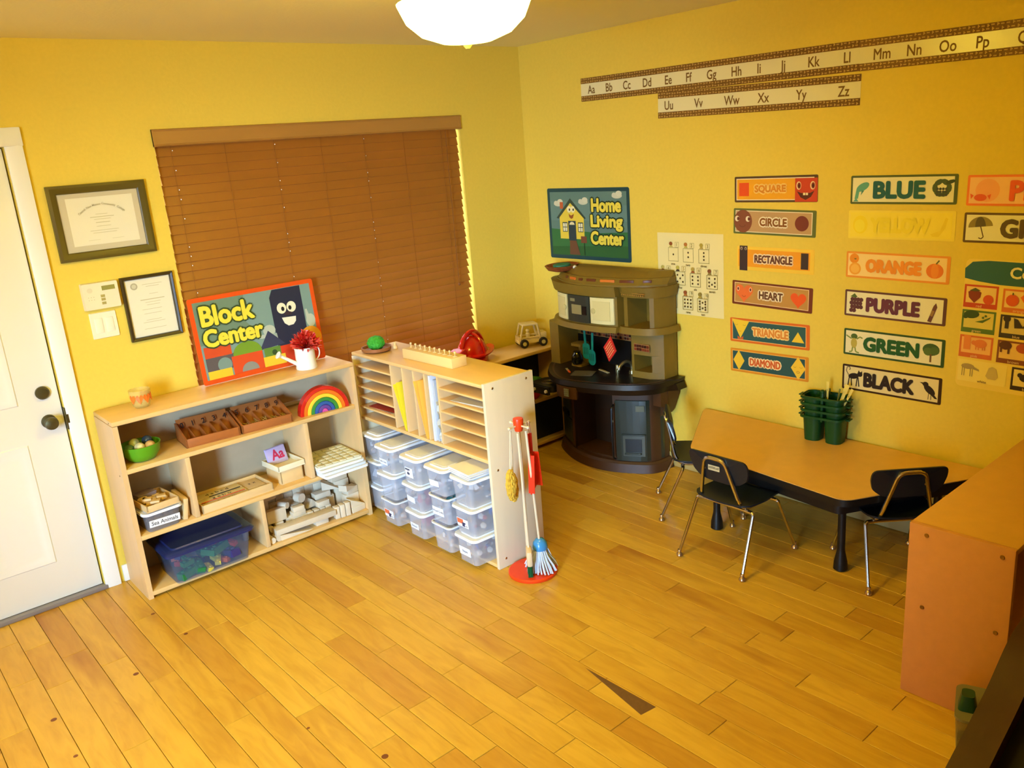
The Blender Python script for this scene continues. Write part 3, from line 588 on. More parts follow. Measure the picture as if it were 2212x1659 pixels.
A_.poly([(-.155, .06), (-.135, .05), (-.11, .06), (-.12, .035), (-.135, .03), (-.15, .04)], (150, 80, 40))
for x in (-.212, -.08): A_.rect(x, -.048, x + .042, .01, (44, 60, 60)); [A_.rect(x + a, b, x + a + .015, b + .022, (240, 232, 190)) for a in (.004, .023) for b in (-.044, -.018)]
A_.rect(-.162, -.10, -.098, .018, (44, 62, 70)); A_.ell(-.13, -.005, .022, .018, (230, 220, 170), 12, 0, PI); A_.poly([(-.155, -.10), (-.10, -.10), (-.07, -.185), (-.16, -.185)], (112, 72, 48))
A_.rect(-.036, -.185, -.031, -.10, (30, 40, 30)); A_.rect(-.06, -.112, -.012, -.072, (120, 70, 50)); A_.done(t)
for s_, y, sz in (('Home', .112, (.225, .072)), ('Living', .010, (.245, .086)), ('Center', -.078, (.255, .072))):
    txt(t, s_, .1, .155, y, (30, 52, 30), .0056, 0, 'lettering_shadow', fit=sz, thick=.0125); txt(t, s_, .1, .155, y, (236, 214, 74), .0062, 0, fit=sz, thick=.0048)

# ---------------------------------------------------------------- framed certificates, thermostat, switch
def pframe(x0, x1, z0, z1, fw_, label, outer, mattc, paper, lines):
    cx, cz, wd, h = (x0 + x1) / 2, (z0 + z1) / 2, x1 - x0, z1 - z0
    t = thing('picture_frame', label, 'picture frame', mtx=wallm('W', cx, cz, .001, .0))
    bm = B()
    def ring(x, y, z): return [bm.verts.new((sx * x, sy * y, z)) for sx, sy in ((-1, -1), (1, -1), (1, 1), (-1, 1))]
    rs_ = [ring(wd / 2, h / 2, 0), ring(wd / 2, h / 2, .017), ring(wd / 2 - fw_ * .3, h / 2 - fw_ * .3, .022), ring(wd / 2 - fw_ * .8, h / 2 - fw_ * .8, .018), ring(wd / 2 - fw_, h / 2 - fw_, .011), ring(wd / 2 - fw_, h / 2 - fw_, 0)]
    for u_, v_ in zip(rs_, rs_[1:] + rs_[:1]):
        for k in range(4): bm.faces.new((u_[k], u_[(k + 1) % 4], v_[(k + 1) % 4], v_[k]))
    link_mesh('frame_moulding', bm, mat(outer, .35, name='dark_frame_wood'), t)
    bm = B(); box(bm, -wd / 2 + fw_ * .6, wd / 2 - fw_ * .6, -h / 2 + fw_ * .6, h / 2 - fw_ * .6, .001, .006); link_mesh('mount', bm, mat(mattc, .6), t)
    A_ = Art(z=.0066); A_.rect(*paper, (236, 228, 196))
    for x, y, l, wd_ in lines: A_.rect(x - l / 2, y - wd_ / 2, x + l / 2, y + wd_ / 2, (196, 186, 140))
    A_.done(t, 'certificate')
    bm = B(); box(bm, -wd / 2 + fw_ * .8, wd / 2 - fw_ * .8, -h / 2 + fw_ * .8, h / 2 - fw_ * .8, .0098, .0116); link_mesh('glass_pane', bm, mat((255, 255, 255), .03, alpha=.06, name='picture_glass'), t)
    return t
t = pframe(.888, 1.296, 1.526, 1.849, .037, 'large dark framed diploma with pale mount, upper frame', (96, 82, 30), (206, 192, 152), (-.136, -.10, .142, .105), [(0, .03, .05, .002), (0, .018, .10, .003), (0, .008, .07, .002), (0, -.006, .06, .003), (0, -.022, .06, .002), (0, -.04, .12, .002), (0, -.05, .10, .002), (-.05, -.08, .05, .0012), (.05, -.08, .05, .0012)])
s_ = 'Central New Mexico Community College'; n_ = len(s_)
for w_i, word in enumerate(s_.split()):
    a0 = s_.index(word) + len(word) / 2; ph = (a0 / n_ - .5) * 1.55
    txt(t, word, .0135, .003 + .14 * math.sin(ph), -.07 + .142 * math.cos(ph), (178, 164, 110), .0088, .01, rot=-ph, sx=.9, name='lettering')
t = pframe(1.109, 1.345, 1.128, 1.426, .016, 'small black framed certificate beside the thermostat', (66, 52, 22), (226, 220, 196), (-.099, -.13, .099, .13), [(0.02, .105, .09, .002), (.02, .095, .06, .002), (.02, .06, .04, .002), (.01, .035, .11, .004), (.01, .022, .07, .002), (.01, .01, .06, .002), (0, -.01, .09, .002), (0, -.03, .08, .002), (0, -.06, .07, .002), (0, -.07, .1, .002), (0, -.1, .1, .002)])
A_ = Art(z=.0082); A_.ell(-.062, .102, .016, .016, (176, 166, 130), 16); A_.ell(-.062, .102, .010, .010, (206, 198, 160), 12); A_.done(t, 'seal')
th = thing('thermostat', 'cream wall thermostat with small display, above the light switch', 'thermostat', mtx=wallm('W', 1.018, 1.365, .0005))
bm = B(); prism(bm, rrect(.156, .122, .006, 3), 0, .024, top=rrect(.150, .116, .006, 3)); link_mesh('case', bm, mat((238, 226, 190), .4, name='cream_plastic'), th)
A_ = Art(z=.0242); A_.rect(.006, .022, .062, .042, (150, 144, 70)); A_.ell(-.045, .028, .012, .011, (226, 214, 176), 14)
A_.done(th, 'display'); A_ = Art(z=.0242)
for q in range(6): A_.ell(-.055 + .011 * (q % 3), -.002 - .012 * (q // 3), .002, .0015, (190, 176, 120), 6)
A_.done(th, 'vent_dots')['kind'] = 'stuff'
for q in (-.002, -.017, -.034): A_ = Art(z=.0242); A_.rect(-.004, q - .006, .014, q + .006, (176, 160, 90)); A_.done(th, 'button')
sw = thing('light_switch', 'white double rocker light switch plate below the thermostat', 'switch', mtx=wallm('W', 1.010, 1.231, .0005))
bm = B(); prism(bm, rrect(.114, .118, .004, 3), 0, .006, top=rrect(.110, .114, .004, 3)); link_mesh('switch_plate', bm, mat((244, 236, 206), .35, name='switch_plastic'), sw)
for x in (-.023, .023):
    bm = B(); box(bm, x - .0165, x + .0165, -.033, .033, .004, .0085, bev=.0015); link_mesh('rocker', bm, mat((246, 238, 210), .3, name='rocker_plastic'), sw)

# ---------------------------------------------------------------- block shelf (left)
def shelf_unit(name, label, x0, x1, y0, y1, h, boards, divs, back=PANEL, panels=True, th=.022, endm=BIRCH):
    t = thing(name, label, 'shelf', ((x0 + x1) / 2, (y0 + y1) / 2, 0))
    bm = B(); box(bm, x0 + th * .0, x1 - th * .0, y0, y1, h - th, h, bev=.005); wp('top_board', bm, BIRCHX, t)
    for xa in (x0, x1 - th):
        bm = B(); r = .03; prism(bm, [(y0 + .0015, 0.0005), (y1 - .0, 0.0005), (y1, h - th - .0006), (y0 + .0015, h - th - .0006)], xa, xa + th, mtx=Matrix(((0, 0, 1, 0), (1, 0, 0, 0), (0, 1, 0, 0), (0, 0, 0, 1))))
        wp('end_panel', bm, endm, t)
    bm = B(); box(bm, x0 + th, x1 - th, y1 - .008, y1 - .001, .012, h - th - .001); wp('back_panel', bm, back, t)
    for z, xa, xb in boards:
        bm = B(); box(bm, xa, xb, y0, y1 - .009, z - th, z, bev=.003); wp('shelf_board', bm, BIRCHX, t)
    for x, za, zb in divs:
        bm = B(); box(bm, x - th / 2, x + th / 2, y0 + .001, y1 - .009, za + .0006, zb - th - .0006, bev=.002); wp('divider', bm, BIRCH, t)
    return t
SY0, SY1 = 3.755, 4.033
bsh = shelf_unit('block_shelf', 'low birch shelf unit with wooden blocks, left of the cubby', .880, 2.075, SY0, SY1, .857,
    [(.036, .902, 2.053), (.632, .902, 2.053), (.312, .902, 2.053)], [(1.165, .312, .632), (1.765, .312, .632), (1.475, .036, .312)])
for z in (.845, .60):
    bm = B(); lathe(bm, [(.004, 0), (.003, .0015)], n=10, mtx=Matrix.Translation((.88, 3.80, z)) @ Matrix.Rotation(-PI / 2, 4, 'Y')); wp('screw', bm, BRASS, bsh)

# items on the shelf top
def pose_print(cx, y, z, tilt): return wallm('W', cx, z, YB - y, 0) @ Matrix.Rotation(-tilt, 4, 'X')
t = thing('block_center_poster', 'Block Center poster with orange border leaning on the blind', 'poster', mtx=pose_print(1.712, 4.005, 1.070, .09))
card(t, .664, .424, (226, 84, 26), 'poster_card', .012, .003, rough=.35)
A_ = Art(z=.0031); A_.rect(-.31, -.19, .31, .19, (124, 152, 142)); A_.poly([(-.31, .19), (-.05, .19), (-.08, .08), (-.02, .0), (-.31, -.02)], (112, 136, 110)); NV = (38, 42, 62)
A_.poly([(.08, -.10), (.08, .15), (.10, .188), (.255, .188), (.255, -.10)], NV)
for ex in (.136, .19): A_.ell(ex, .088, .026, .028, (238, 232, 196), 18); A_.ell(ex + (.006 if ex < .15 else -.008), .084, .009, .012, (36, 36, 34), 10)
A_.poly([(.128, .04), (.206, .036), (.202, .012), (.186, -.004), (.158, -.006), (.138, .01)], (238, 234, 206)); A_.ell(.167, .056, .022, .01, (60, 44, 50), 12)
A_.ell(.048, -.01, .034, .028, (184, 192, 170), 14); A_.ell(.01, -.035, .03, .01, (184, 192, 170), 10); A_.poly([(.05, -.03), (.085, -.03), (.09, -.09), (.07, -.09)], (160, 172, 156))
A_.ell(.285, .0, .026, .034, (184, 192, 170), 14); A_.poly([(.262, .01), (.262, .06), (.272, .062), (.282, .02)], (184, 192, 170)); A_.ell(.27, -.09, .06, .06, (228, 160, 40), 20)
A_.rect(.09, -.19, .31, -.10, (212, 62, 26)); A_.poly([(-.02, -.10), (.04, -.01), (.12, -.09)], (56, 60, 84)); A_.rect(.0, -.15, .09, -.096, (98, 134, 50)); A_.ell(.055, -.124, .014, .014, (50, 76, 36), 12)
A_.rect(-.30, -.085, -.165, -.03, (208, 76, 34)); A_.poly([(-.30, -.085), (-.165, -.085), (-.10, -.05), (-.10, -.15), (-.30, -.16)], (92, 84, 84)); A_.ell(-.21, -.13, .036, .036, (120, 146, 136), 18); A_.rect(-.30, -.19, -.18, -.15, (236, 192, 44))
A_.rect(-.172, -.19, -.01, -.10, (214, 76, 30)); A_.ell(-.085, -.185, .045, .042, (140, 140, 128), 16, 0, PI); A_.ell(-.085, -.10, .076, .062, (116, 152, 40), 18, 0, PI); A_.rect(-.01, -.19, .11, -.14, (238, 196, 48)); A_.done(t)
for s_, x, y, sz in (('Block', -.150, .118, (.265, .092)), ('Center', -.138, .010, (.30, .080))):
    txt(t, s_, .1, x, y, (54, 72, 34), .0080, 0, 'lettering_shadow', fit=sz, thick=.0125); txt(t, s_, .1, x, y, (240, 214, 62), .0086, 0, fit=sz, thick=.0050)
WC = mat((244, 238, 222), .3, name='white_enamel')
t = thing('watering_can', 'small white watering can stuffed with red tinsel flowers', 'watering can', (1.868, 3.862, .8575))
bm = B(); lathe(bm, [(.052, 0), (.054, .004), (.050, .03), (.049, .1), (.053, .112), (.050, .112), (.045, .1), (.044, .012)], n=28, cap=False); lathe(bm, [(.051, 0), (.05, .012)], n=28); link_mesh('can_body', bm, WC, t)
bm = B(); tube(bm, [(-.045, 0, .03), (-.09, 0, .062), (-.135, 0, .094)], .0105, 12, r1=.0075); lathe(bm, [(.008, 0), (.020, .018), (.018, .019)], n=16, mtx=Matrix.Translation((-.13, 0, .090)) @ Matrix.Rotation(-math.radians(55), 4, 'Y')); link_mesh('spout', bm, WC, t)
bm = B(); tube(bm, [(.048 + .034 * math.sin(a), 0, .072 + .04 * math.cos(a)) for a in [PI * k / 10 for k in range(11)]], .0032, 8); link_mesh('can_handle', bm, WC, t)
bm = B()
for k in range(700):
    a, b = random.uniform(0, 2 * PI), random.uniform(-.2, 1.5); r = random.uniform(.04, .076); d = Vector((math.cos(a) * math.cos(b), math.sin(a) * math.cos(b), math.sin(b)))
    c_ = Vector((.012, 0, .115)); p = c_ + d * r * Vector((1, 1, .8)).length / 1.6; s_ = d.orthogonal().normalized() * .0024; s2 = Vector((random.uniform(-1, 1), random.uniform(-1, 1), random.uniform(-1, 1))) * .018
    bm.faces.new([bm.verts.new(v) for v in (c_ + d * .01 - s_, c_ + d * .01 + s_, p + s_ + s2, p - s_ + s2 * .4)]).material_index = k % 2
o = link_mesh('tinsel_flowers', bm, [mat((206, 36, 26), .3), mat((226, 80, 60), .3)], t, smooth='flat'); o['label'] = 'bunch of shiny red tinsel'
t = thing('candle_votive', 'small glass votive with orange leaf hearts on the shelf top', 'candle holder', (1.058, 3.90, .8575))
bm = B(); lathe(bm, [(.030, 0), (.036, .006), (.046, .05), (.047, .082), (.044, .082), (.043, .05), (.034, .010), (.0, .010)], n=24, cap=False); lathe(bm, [(.0301, .0), (.001, .0005)], n=24); link_mesh('glass_cup', bm, mat((236, 206, 120), .15, alpha=.35, name='amber_tinted_glass'), t)
A_ = Art(z=0)
bm = B()
for k, a in enumerate([-PI / 2 - 1.1 + .72 * q for q in range(6)]):
    vs_ = []
    for q in range(16):
        tt = 2 * PI * q / 16; u = .017 * math.sin(tt) ** 3; v = .016 * (13 * math.cos(tt) - 5 * math.cos(2 * tt) - 2 * math.cos(3 * tt) - math.cos(4 * tt)) / 13
        zz = .046 + v * 1.25; rr = .0467 + (zz - .05) * .03; vs_.append(bm.verts.new((rr * math.cos(a + u / .046), rr * math.sin(a + u / .046), zz)))
    bm.faces.new(vs_)
link_mesh('heart_decals', bm, mat((240, 120, 36), .4), t, smooth='flat'); A_.bm.free()

# first shelf: bowl of balls, counting boxes, rainbow arches
bc = (1.002, 3.853, .6325)
t = thing('green_bowl', 'lime green bowl holding marbled balls', 'bowl', bc)
bm = B(); lathe(bm, [(.045, 0), (.060, .006), (.080, .035), (.088, .075), (.085, .075), (.077, .036), (.055, .012), (.0, .011)], n=32, cap=False); lathe(bm, [(.045, .0), (.001, .0002)], n=32); link_mesh('bowl_shell', bm, mat((92, 158, 26), .35), t)
for k, (dx, dy, dz, c_, nm) in enumerate(((-.048, .0, .056, (84, 132, 104), 'teal marbled ball at the left of the green bowl'), (-.012, -.035, .064, (206, 196, 140), 'cream marbled ball in the middle of the green bowl'), (.034, -.030, .060, (200, 160, 96), 'tan ball at the front right of the green bowl'), (-.015, .03, .070, (176, 186, 140), 'pale green ball at the back of the bowl'), (.040, .022, .072, (46, 62, 74), 'dark blue ball at the back right of the bowl'))):
    bm = B(); ball(bm, (0, 0, 0), .024, sub=3); o = link_mesh('marbled_ball', bm, mat(c_, .2, var=.35, scale=40, name='marbled_ball_paint'), loc=(bc[0] + dx, bc[1] + dy, bc[2] + dz)); tag(o, nm, 'ball', 'marbled balls in the green bowl')
DW = mat((168, 98, 44), .45, var=.08, scale=20, stretch=(.2, 1, 1), name='stained_tray_wood')
def counting_box(x, y, rz, nums, label, clear):
    t = thing('counting_box', label, 'box', (x, y, .6325), rz, 'number spindle boxes'); L_ = .255; D_ = .17
    bm = B(); box(bm, -L_ / 2, L_ / 2, -D_ / 2, D_ / 2, 0, .006); box(bm, -L_ / 2, L_ / 2, -D_ / 2, -D_ / 2 + .008, .006, .042, bev=.001)
    for sx in (-1, 1):
        prism(bm, [(-D_ / 2, .0), (D_ / 2, .0), (D_ / 2, .085), (D_ / 2 - .012, .085), (-D_ / 2, .042)], sx * (L_ / 2 - .004) - .004, sx * (L_ / 2 - .004) + .004, mtx=Matrix(((0, 0, 1, 0), (1, 0, 0, 0), (0, 1, 0, 0), (0, 0, 0, 1))))
    link_mesh('tray', bm, DW, t)
    bm = B(); box(bm, -L_ / 2 + .008, L_ / 2 - .008, -.003, .003, 0, .105, mtx=Matrix.Translation((0, D_ / 2 - .052, .008)) @ Matrix.Rotation(-.55, 4, 'X')); link_mesh('number_board', bm, DW, t)
    for k in range(1, 5):
        bm = B(); x_ = -L_ / 2 + L_ * k / 5; prism(bm, [(-D_ / 2 + .008, .006), (.03, .006), (.055, .06), (.045, .062), (-D_ / 2 + .008, .036)], x_ - .002, x_ + .002, mtx=Matrix(((0, 0, 1, 0), (1, 0, 0, 0), (0, 1, 0, 0), (0, 0, 0, 1)))); link_mesh('partition', bm, DW, t)
    for k, n_ in enumerate(nums):
        o = txt(t, n_, .036, 0, 0, (44, 22, 12), 0, 0, 'numeral', thick=.0008); x_ = -L_ / 2 + L_ * (k + .5) / 5
        o.matrix_local = Matrix.Translation((x_, D_ / 2 - .030, .072)) @ Matrix.Rotation(-.55 + PI / 2, 4, 'X') @ Matrix.Translation((0, 0, .0045))
    if clear:
        bm = B()
        for k in range(70): x_ = random.uniform(-.115, .115); tube(bm, [(x_, random.uniform(-.07, -.04), random.uniform(.012, .036)), (x_ + random.uniform(-.012, .012), random.uniform(-.0, .03), random.uniform(.012, .036))], .0022, 5)
        link_mesh('counting_rods', bm, mat((196, 170, 110), .5), t)['kind'] = 'stuff'
counting_box(1.325, 3.888, -.09, '01234', 'brown wooden counting box numbered 0 to 4', False)
counting_box(1.588, 3.864, -.09, '56789', 'brown wooden counting box numbered 5 to 9 with counting rods', True)
RB = [((206, 32, 22), 'outer red arch of the rainbow stacker'), ((236, 112, 26), 'orange arch of the rainbow stacker'), ((238, 200, 50), 'yellow arch of the rainbow stacker'), ((54, 132, 52), 'green arch of the rainbow stacker'), ((40, 84, 150), 'blue arch of the rainbow stacker'), ((92, 60, 140), 'purple arch of the rainbow stacker'), ((206, 76, 150), 'pink centre piece of the rainbow stacker')]
R_ = .133
for k, (c_, nm) in enumerate(RB):
    r0 = R_ - .0195 * k; r1 = r0 - .0186 if k < 6 else 0.0; bm = B(); n_ = 24; ya, yb = -.022, .022
    ring = []
    for q in range(n_ + 1):
        a = PI * q / n_; row = []
        for (r, y, dr) in ((r0, ya + .003, 0), (r0 - .003, ya, 0), (r1 + .003, ya, 0), (r1, ya + .003, 0), (r1, yb, 0), (r0, yb, 0)):
            r = max(r, .0005); row.append(bm.verts.new((r * math.cos(a), y, r * math.sin(a))))
        ring.append(row)
    for a, b in zip(ring, ring[1:]):
        for j in range(6): bm.faces.new((a[j], a[(j + 1) % 6], b[(j + 1) % 6], b[j]))
    bm.faces.new(ring[0][::-1]); bm.faces.new(ring[-1])
    o = link_mesh('rainbow_arch', bm, mat(c_, .18, coat=.5, name='glossy_arch_paint'), loc=(1.897, 3.80, .6328), rot=(0, 0, -.10)); tag(o, nm, 'toy', 'nested arches of the rainbow stacker')

# second shelf
LW = mat((226, 192, 134), .5, var=.05, scale=22, stretch=(.25, 1, 1), name='light_tray_wood')
def open_tray(bm, L_, D_, h, th=.006, z=0):
    box(bm, -L_ / 2, L_ / 2, -D_ / 2, D_ / 2, z, z + .005)
    for a in ((-L_ / 2, L_ / 2, -D_ / 2, -D_ / 2 + th), (-L_ / 2, L_ / 2, D_ / 2 - th, D_ / 2), (-L_ / 2, -L_ / 2 + th, -D_ / 2, D_ / 2), (L_ / 2 - th, L_ / 2, -D_ / 2, D_ / 2)): box(bm, *a, z + .004, z + h, bev=.001)
t = thing('letter_tray', 'shallow wooden tray of printed letter strips', 'tray', (1.372, 3.868, .3125), .03)
bm = B(); open_tray(bm, .36, .19, .040); link_mesh('tray', bm, LW, t)
for k, (x0, x1, y0, y1, c_, s_) in enumerate(((-.165, .07, .02, .08, (226, 206, 160), 'd a b c d'), (-.165, .07, -.03, .018, (232, 214, 170), 'g e h o'), (-.165, .07, -.085, -.034, (224, 200, 150), 'p q g y'), (.078, .17, -.03, .085, (214, 186, 140), 'z x'), (.078, .17, -.085, -.034, (226, 204, 160), 'm n'))):
    bm = B(); box(bm, x0, x1, y0, y1, .006, .03 - .002 * k, bev=.001); o = link_mesh('letter_strip', bm, mat(c_, .5), t)
    txt(t, s_, .034, (x0 + x1) / 2, (y0 + y1) / 2, (60, 44, 30), .0305 - .002 * k, .01, 'letters')
bm = B(); box(bm, -.16, .06, -.034, -.030, .028, .0312); link_mesh('orange_line', bm, mat((226, 104, 40), .5), t)
bm = B(); box(bm, -.10, .06, .018, .022, .028, .0312); link_mesh('dark_line', bm, mat((60, 56, 44), .5), t)
t = thing('wooden_card_box', 'square pale wooden box with cream tray lid right of the letter tray', 'box', (1.670, 3.880, .3125), .06)
bm = B(); open_tray(bm, .125, .15, .072); link_mesh('box_body', bm, LW, t)
bm = B(); open_tray(bm, .150, .172, .028, z=.073); link_mesh('tray_lid', bm, mat((240, 228, 192), .45, name='cream_tray_wood'), t)
t = thing('letter_cards', 'lilac flash cards printed Aa standing in the cream tray lid', 'cards', (1.660, 3.905, .392), .16)
for k in range(4):
    bm = B(); box(bm, -.056, .056, -.0012, .0012, 0, .085, bev=.0008, mtx=Matrix.Translation((0, .004 * k, 0)) @ Matrix.Rotation(-.30, 4, 'X')); link_mesh('card', bm, mat((196, 182, 220), .5), t)
o = txt(t, 'Aa', .072, 0, 0, (200, 44, 84), 0, .03, 'lettering', sx=.9); o.matrix_local = Matrix.Rotation(-.30, 4, 'X') @ Matrix.Translation((0.006, -.0016, .046)) @ Matrix.Rotation(PI / 2, 4, 'X')
FO = [((226, 222, 200), 'top grid-patterned foam sheet of the stack'), ((236, 236, 232), 'middle white sheet of the stack'), ((220, 224, 230), 'grey white sheet under the middle one'), ((240, 240, 240), 'bottom white sheet of the stack')]
for k, (c_, nm) in enumerate(FO):
    z = .313 + .0145 * (3 - k); t = thing('foam_sheet', nm, 'sheet', (1.914 + .002 * k, 3.842 - .012 * k, z), -.06 + .02 * k, 'white sheets stacked in the right compartment')
    bm = B(); prism(bm, rrect(.252, .26, .012, 4), 0, .0125); link_mesh('sheet', bm, mat(c_, .6), t)
    if k == 0:
        bm = B()
        for a in range(6):
            for b in range(6): box(bm, -.120 + .0405 * a, -.120 + .0405 * a + .033, -.122 + .041 * b, -.122 + .041 * b + .030, .0126, .0165, bev=.001)
        link_mesh('raised_grid', bm, mat((232, 226, 196), .55), t)
# bin builder --------------------------------------------------------------
def make_bin(name, L_, W, hh, lid=True, bodym=BIN, lidm=LID, taper=.016, contents=None, seed=1, label_txt=None, lab=(.085, .034), labc=(240, 240, 240), lsz=.02, lpos=0.0, front='X'):
    """front faces -x (local).  L_ = depth along x, W = width along y"""
    t = bpy.data.objects.new(name, None); C.objects.link(t); rr = random.Random(seed)
    bm = B(); prism(bm, rrect(L_ - .022 - taper, W - .022 - taper, .02, 4), 0, hh, top=rrect(L_ - .022, W - .022, .024, 4)); link_mesh('bin_body', bm, bodym, t)
    if lid:
        bm = B(); prism(bm, rrect(L_, W, .03, 5), hh - .004, hh + .007, top=rrect(L_ - .006, W - .006, .028, 5)); prism(bm, rrect(L_ - .055, W - .045, .022, 5), hh + .007, hh + .012, top=rrect(L_ - .06, W - .05, .02, 5)); link_mesh('lid', bm, lidm, t)
        bm = B(); prism(bm, rrect(L_ - .085, W - .075, .012, 4), hh + .0121, hh + .0128); link_mesh('lid_inset', bm, mat((232, 235, 240), .4), t)
    else:
        bm = B(); 
        o_ = rrect(L_ - .010, W - .010, .026, 5); i_ = rrect(L_ - .026, W - .026, .02, 5)
        for z0, z1 in ((hh - .001, hh + .006),):
            a = [bm.verts.new((*p, z0)) for p in o_]; b = [bm.verts.new((*p, z1)) for p in o_]; c_ = [bm.verts.new((*p, z1)) for p in i_]; d = [bm.verts.new((*p, z0)) for p in i_]; n_ = len(a)
            for u, v in ((a, b), (b, c_), (c_, d), (d, a)):
                for k in range(n_): bm.faces.new((u[k], u[(k + 1) % n_], v[(k + 1) % n_], v[k]))
        link_mesh('rim', bm, LID, t)
    if contents:
        bm = B(); ms = [mat(c_, .6) for c_ in contents]
        for k in range(26):
            s_ = rr.uniform(.010, .022); x = rr.uniform(-1, 1) * (L_ / 2 - .045); y = rr.uniform(-1, 1) * (W / 2 - .042); z = rr.uniform(.012, hh * .72)
            if k % 2: box(bm, -s_, s_, -s_ * .7, s_ * .7, -s_ * .5, s_ * .5, mi=k % len(ms), mtx=Matrix.Translation((x, y, max(z, s_ + .004))) @ Euler((rr.uniform(0, 3), rr.uniform(0, 3), rr.uniform(0, 3))).to_matrix().to_4x4())
            else: ball(bm, (x, y, max(z, s_ + .004)), s_ * .8, mi=k % len(ms), sub=1)
        link_mesh('contents', bm, ms, t)
    if label_txt is not None:
        lb = bpy.data.objects.new('label_card', None)
        bm = B(); prism(bm, rrect(lab[0], lab[1], .002, 2), 0, .0006); lo = link_mesh('label_card', bm, mat(labc, .6), t)
        tl = math.atan2(taper / 2, hh); zc = hh * .42; xf = -(L_ - .022 - taper) / 2 - taper / 2 * (zc / hh) - .0006
        M_ = Matrix(((0, 0, -1, xf), (-1, 0, 0, lpos), (0, 1, 0, zc), (0, 0, 0, 1))) @ Matrix.Rotation(rr.uniform(-.06, .06), 4, 'Z') @ Matrix.Rotation(tl, 4, 'X')
        lo.matrix_local = M_
        if label_txt: o = txt(lo, label_txt, lsz, 0, 0, (70, 66, 70), .0009, .01, 'lettering', sx=.9); 
        bpy.data.objects.remove(lb)
    return t
t = make_bin('sea_animal_bin', .235, .185, .088, contents=[(70, 60, 60), (96, 84, 80), (60, 70, 84)], label_txt='Sea Animals', lab=(.140, .034), lsz=.028, taper=.02, bodym=mat((150, 142, 140), .25, alpha=.55, name='smoky_clear_plastic'))
t.location = (1.012, 3.862, .3125); t.rotation_euler = (0, 0, PI / 2 + .05); tag(t, 'clear bin with white lid labelled Sea Animals', 'bin')
t = thing('puzzle_tray', 'wooden puzzle tray lying on the Sea Animals bin', 'tray', (1.010, 3.845, .4145), .10); bm = B(); open_tray(bm, .150, .20, .030); link_mesh('tray', bm, LW, t)
bm = B(); rr = random.Random(3)
for k in range(12): box(bm, -.02, .02, -.016, .016, 0, .012, bev=.002, mtx=Matrix.Translation((rr.uniform(-.045, .045), rr.uniform(-.065, .03), .008 + .008 * (k % 3))) @ Matrix.Rotation(rr.uniform(0, 3), 4, 'Z'))
link_mesh('puzzle_pieces', bm, LW, t)
t = thing('card_stack', 'grey lilac cards on the back of the puzzle tray', 'cards', (.985, 3.90, .440), .22)
for k in range(4):
    bm = B(); box(bm, -.045, .045, -.03, .03, .0045 * k, .0045 * k + .003); link_mesh('card', bm, mat((142, 124, 128), .6), t).location = (.002 * k, .001 * k, 0)
for k, (x, rz, nm) in enumerate(((1.121, .32, 'narrow wooden tray leaning right of the Sea Animals bin'), (1.134, .10, 'second wooden tray leaning against the left divider'))):
    t = thing('leaning_tray', nm, 'tray', (x - .008 * (k == 0), 3.775 + .03 * k, .3135)); bm = B(); box(bm, -.010, .010, 0, .17, 0, .10 - .01 * k, bev=.002, mtx=Matrix.Rotation(rz * .55, 4, 'Y')); link_mesh('board', bm, LW, t)
    bm = B(); box(bm, -.0115, .0115, .02, .15, .014, .075, bev=.001, mtx=Matrix.Rotation(rz * .55, 4, 'Y')); link_mesh('inlay', bm, mat((196, 160, 104), .6), t)
# bottom shelf: blue lidded bin
t = thing('blue_lid_bin', 'big translucent toy bin with dark blue lid on the bottom shelf', 'bin', (1.185, 3.842, .037), .0)
bm = B(); prism(bm, rrect(.350, .225, .02, 4), 0, .150, top=rrect(.392, .262, .026, 4)); link_mesh('bin_body', bm, mat((92, 112, 140), .2, alpha=.40, name='blue_tinted_plastic'), t)
bm = B(); prism(bm, rrect(.425, .290, .03, 5), .146, .158, top=rrect(.432, .297, .03, 5)); prism(bm, rrect(.432, .297, .03, 5), .158, .166, top=rrect(.41, .275, .024, 5)); prism(bm, rrect(.35, .215, .02, 4), .166, .172, top=rrect(.34, .205, .02, 4)); link_mesh('lid', bm, mat((30, 44, 96), .3, name='navy_lid_plastic'), t)
rr = random.Random(9)
bm = B(); ms = [mat(c_, .5) for c_ in ((40, 128, 70), (226, 204, 74), (214, 96, 44), (60, 52, 110), (190, 52, 40), (34, 110, 60))]
spots = [(-.12, -.085, .02, 0, 2.6), (-.06, -.08, .03, 0, 2.4), (-.02, -.09, .012, 1, 1.6), (.03, -.088, .03, 1, 1.7), (.06, -.085, .02, 2, 1.6), (.05, -.08, .085, 5, 2.6), (.10, -.085, .04, 3, 2.8), (.0, -.08, .08, 0, 2.2), (.11, -.085, .09, 4, 1.6), (-.11, -.085, .07, 0, 1.8)]
for k in range(34):
    if k < len(spots): x, y, z, mi, s_ = spots[k]
    else: x, y, z, mi, s_ = rr.uniform(-.13, .13), rr.uniform(-.06, .08), rr.uniform(.02, .10), rr.randrange(6), rr.uniform(1.2, 2)
    s_ *= .016; M_ = Matrix.Translation((x, y, z + .006)) @ Euler((rr.uniform(-.3, .3), rr.uniform(-.3, .3), rr.uniform(0, 3))).to_matrix().to_4x4()
    box(bm, -s_, s_, -s_ * .5, s_ * .5, -s_ * .4, s_ * .4, mi=mi, mtx=M_)
    for a in (-.5, .5): lathe(bm, [(s_ * .22, s_ * .4), (s_ * .22, s_ * .6)], (a * s_, 0, 0), 8, mi=mi, mtx=M_)
link_mesh('toy_bricks', bm, ms, t)['kind'] = 'stuff'
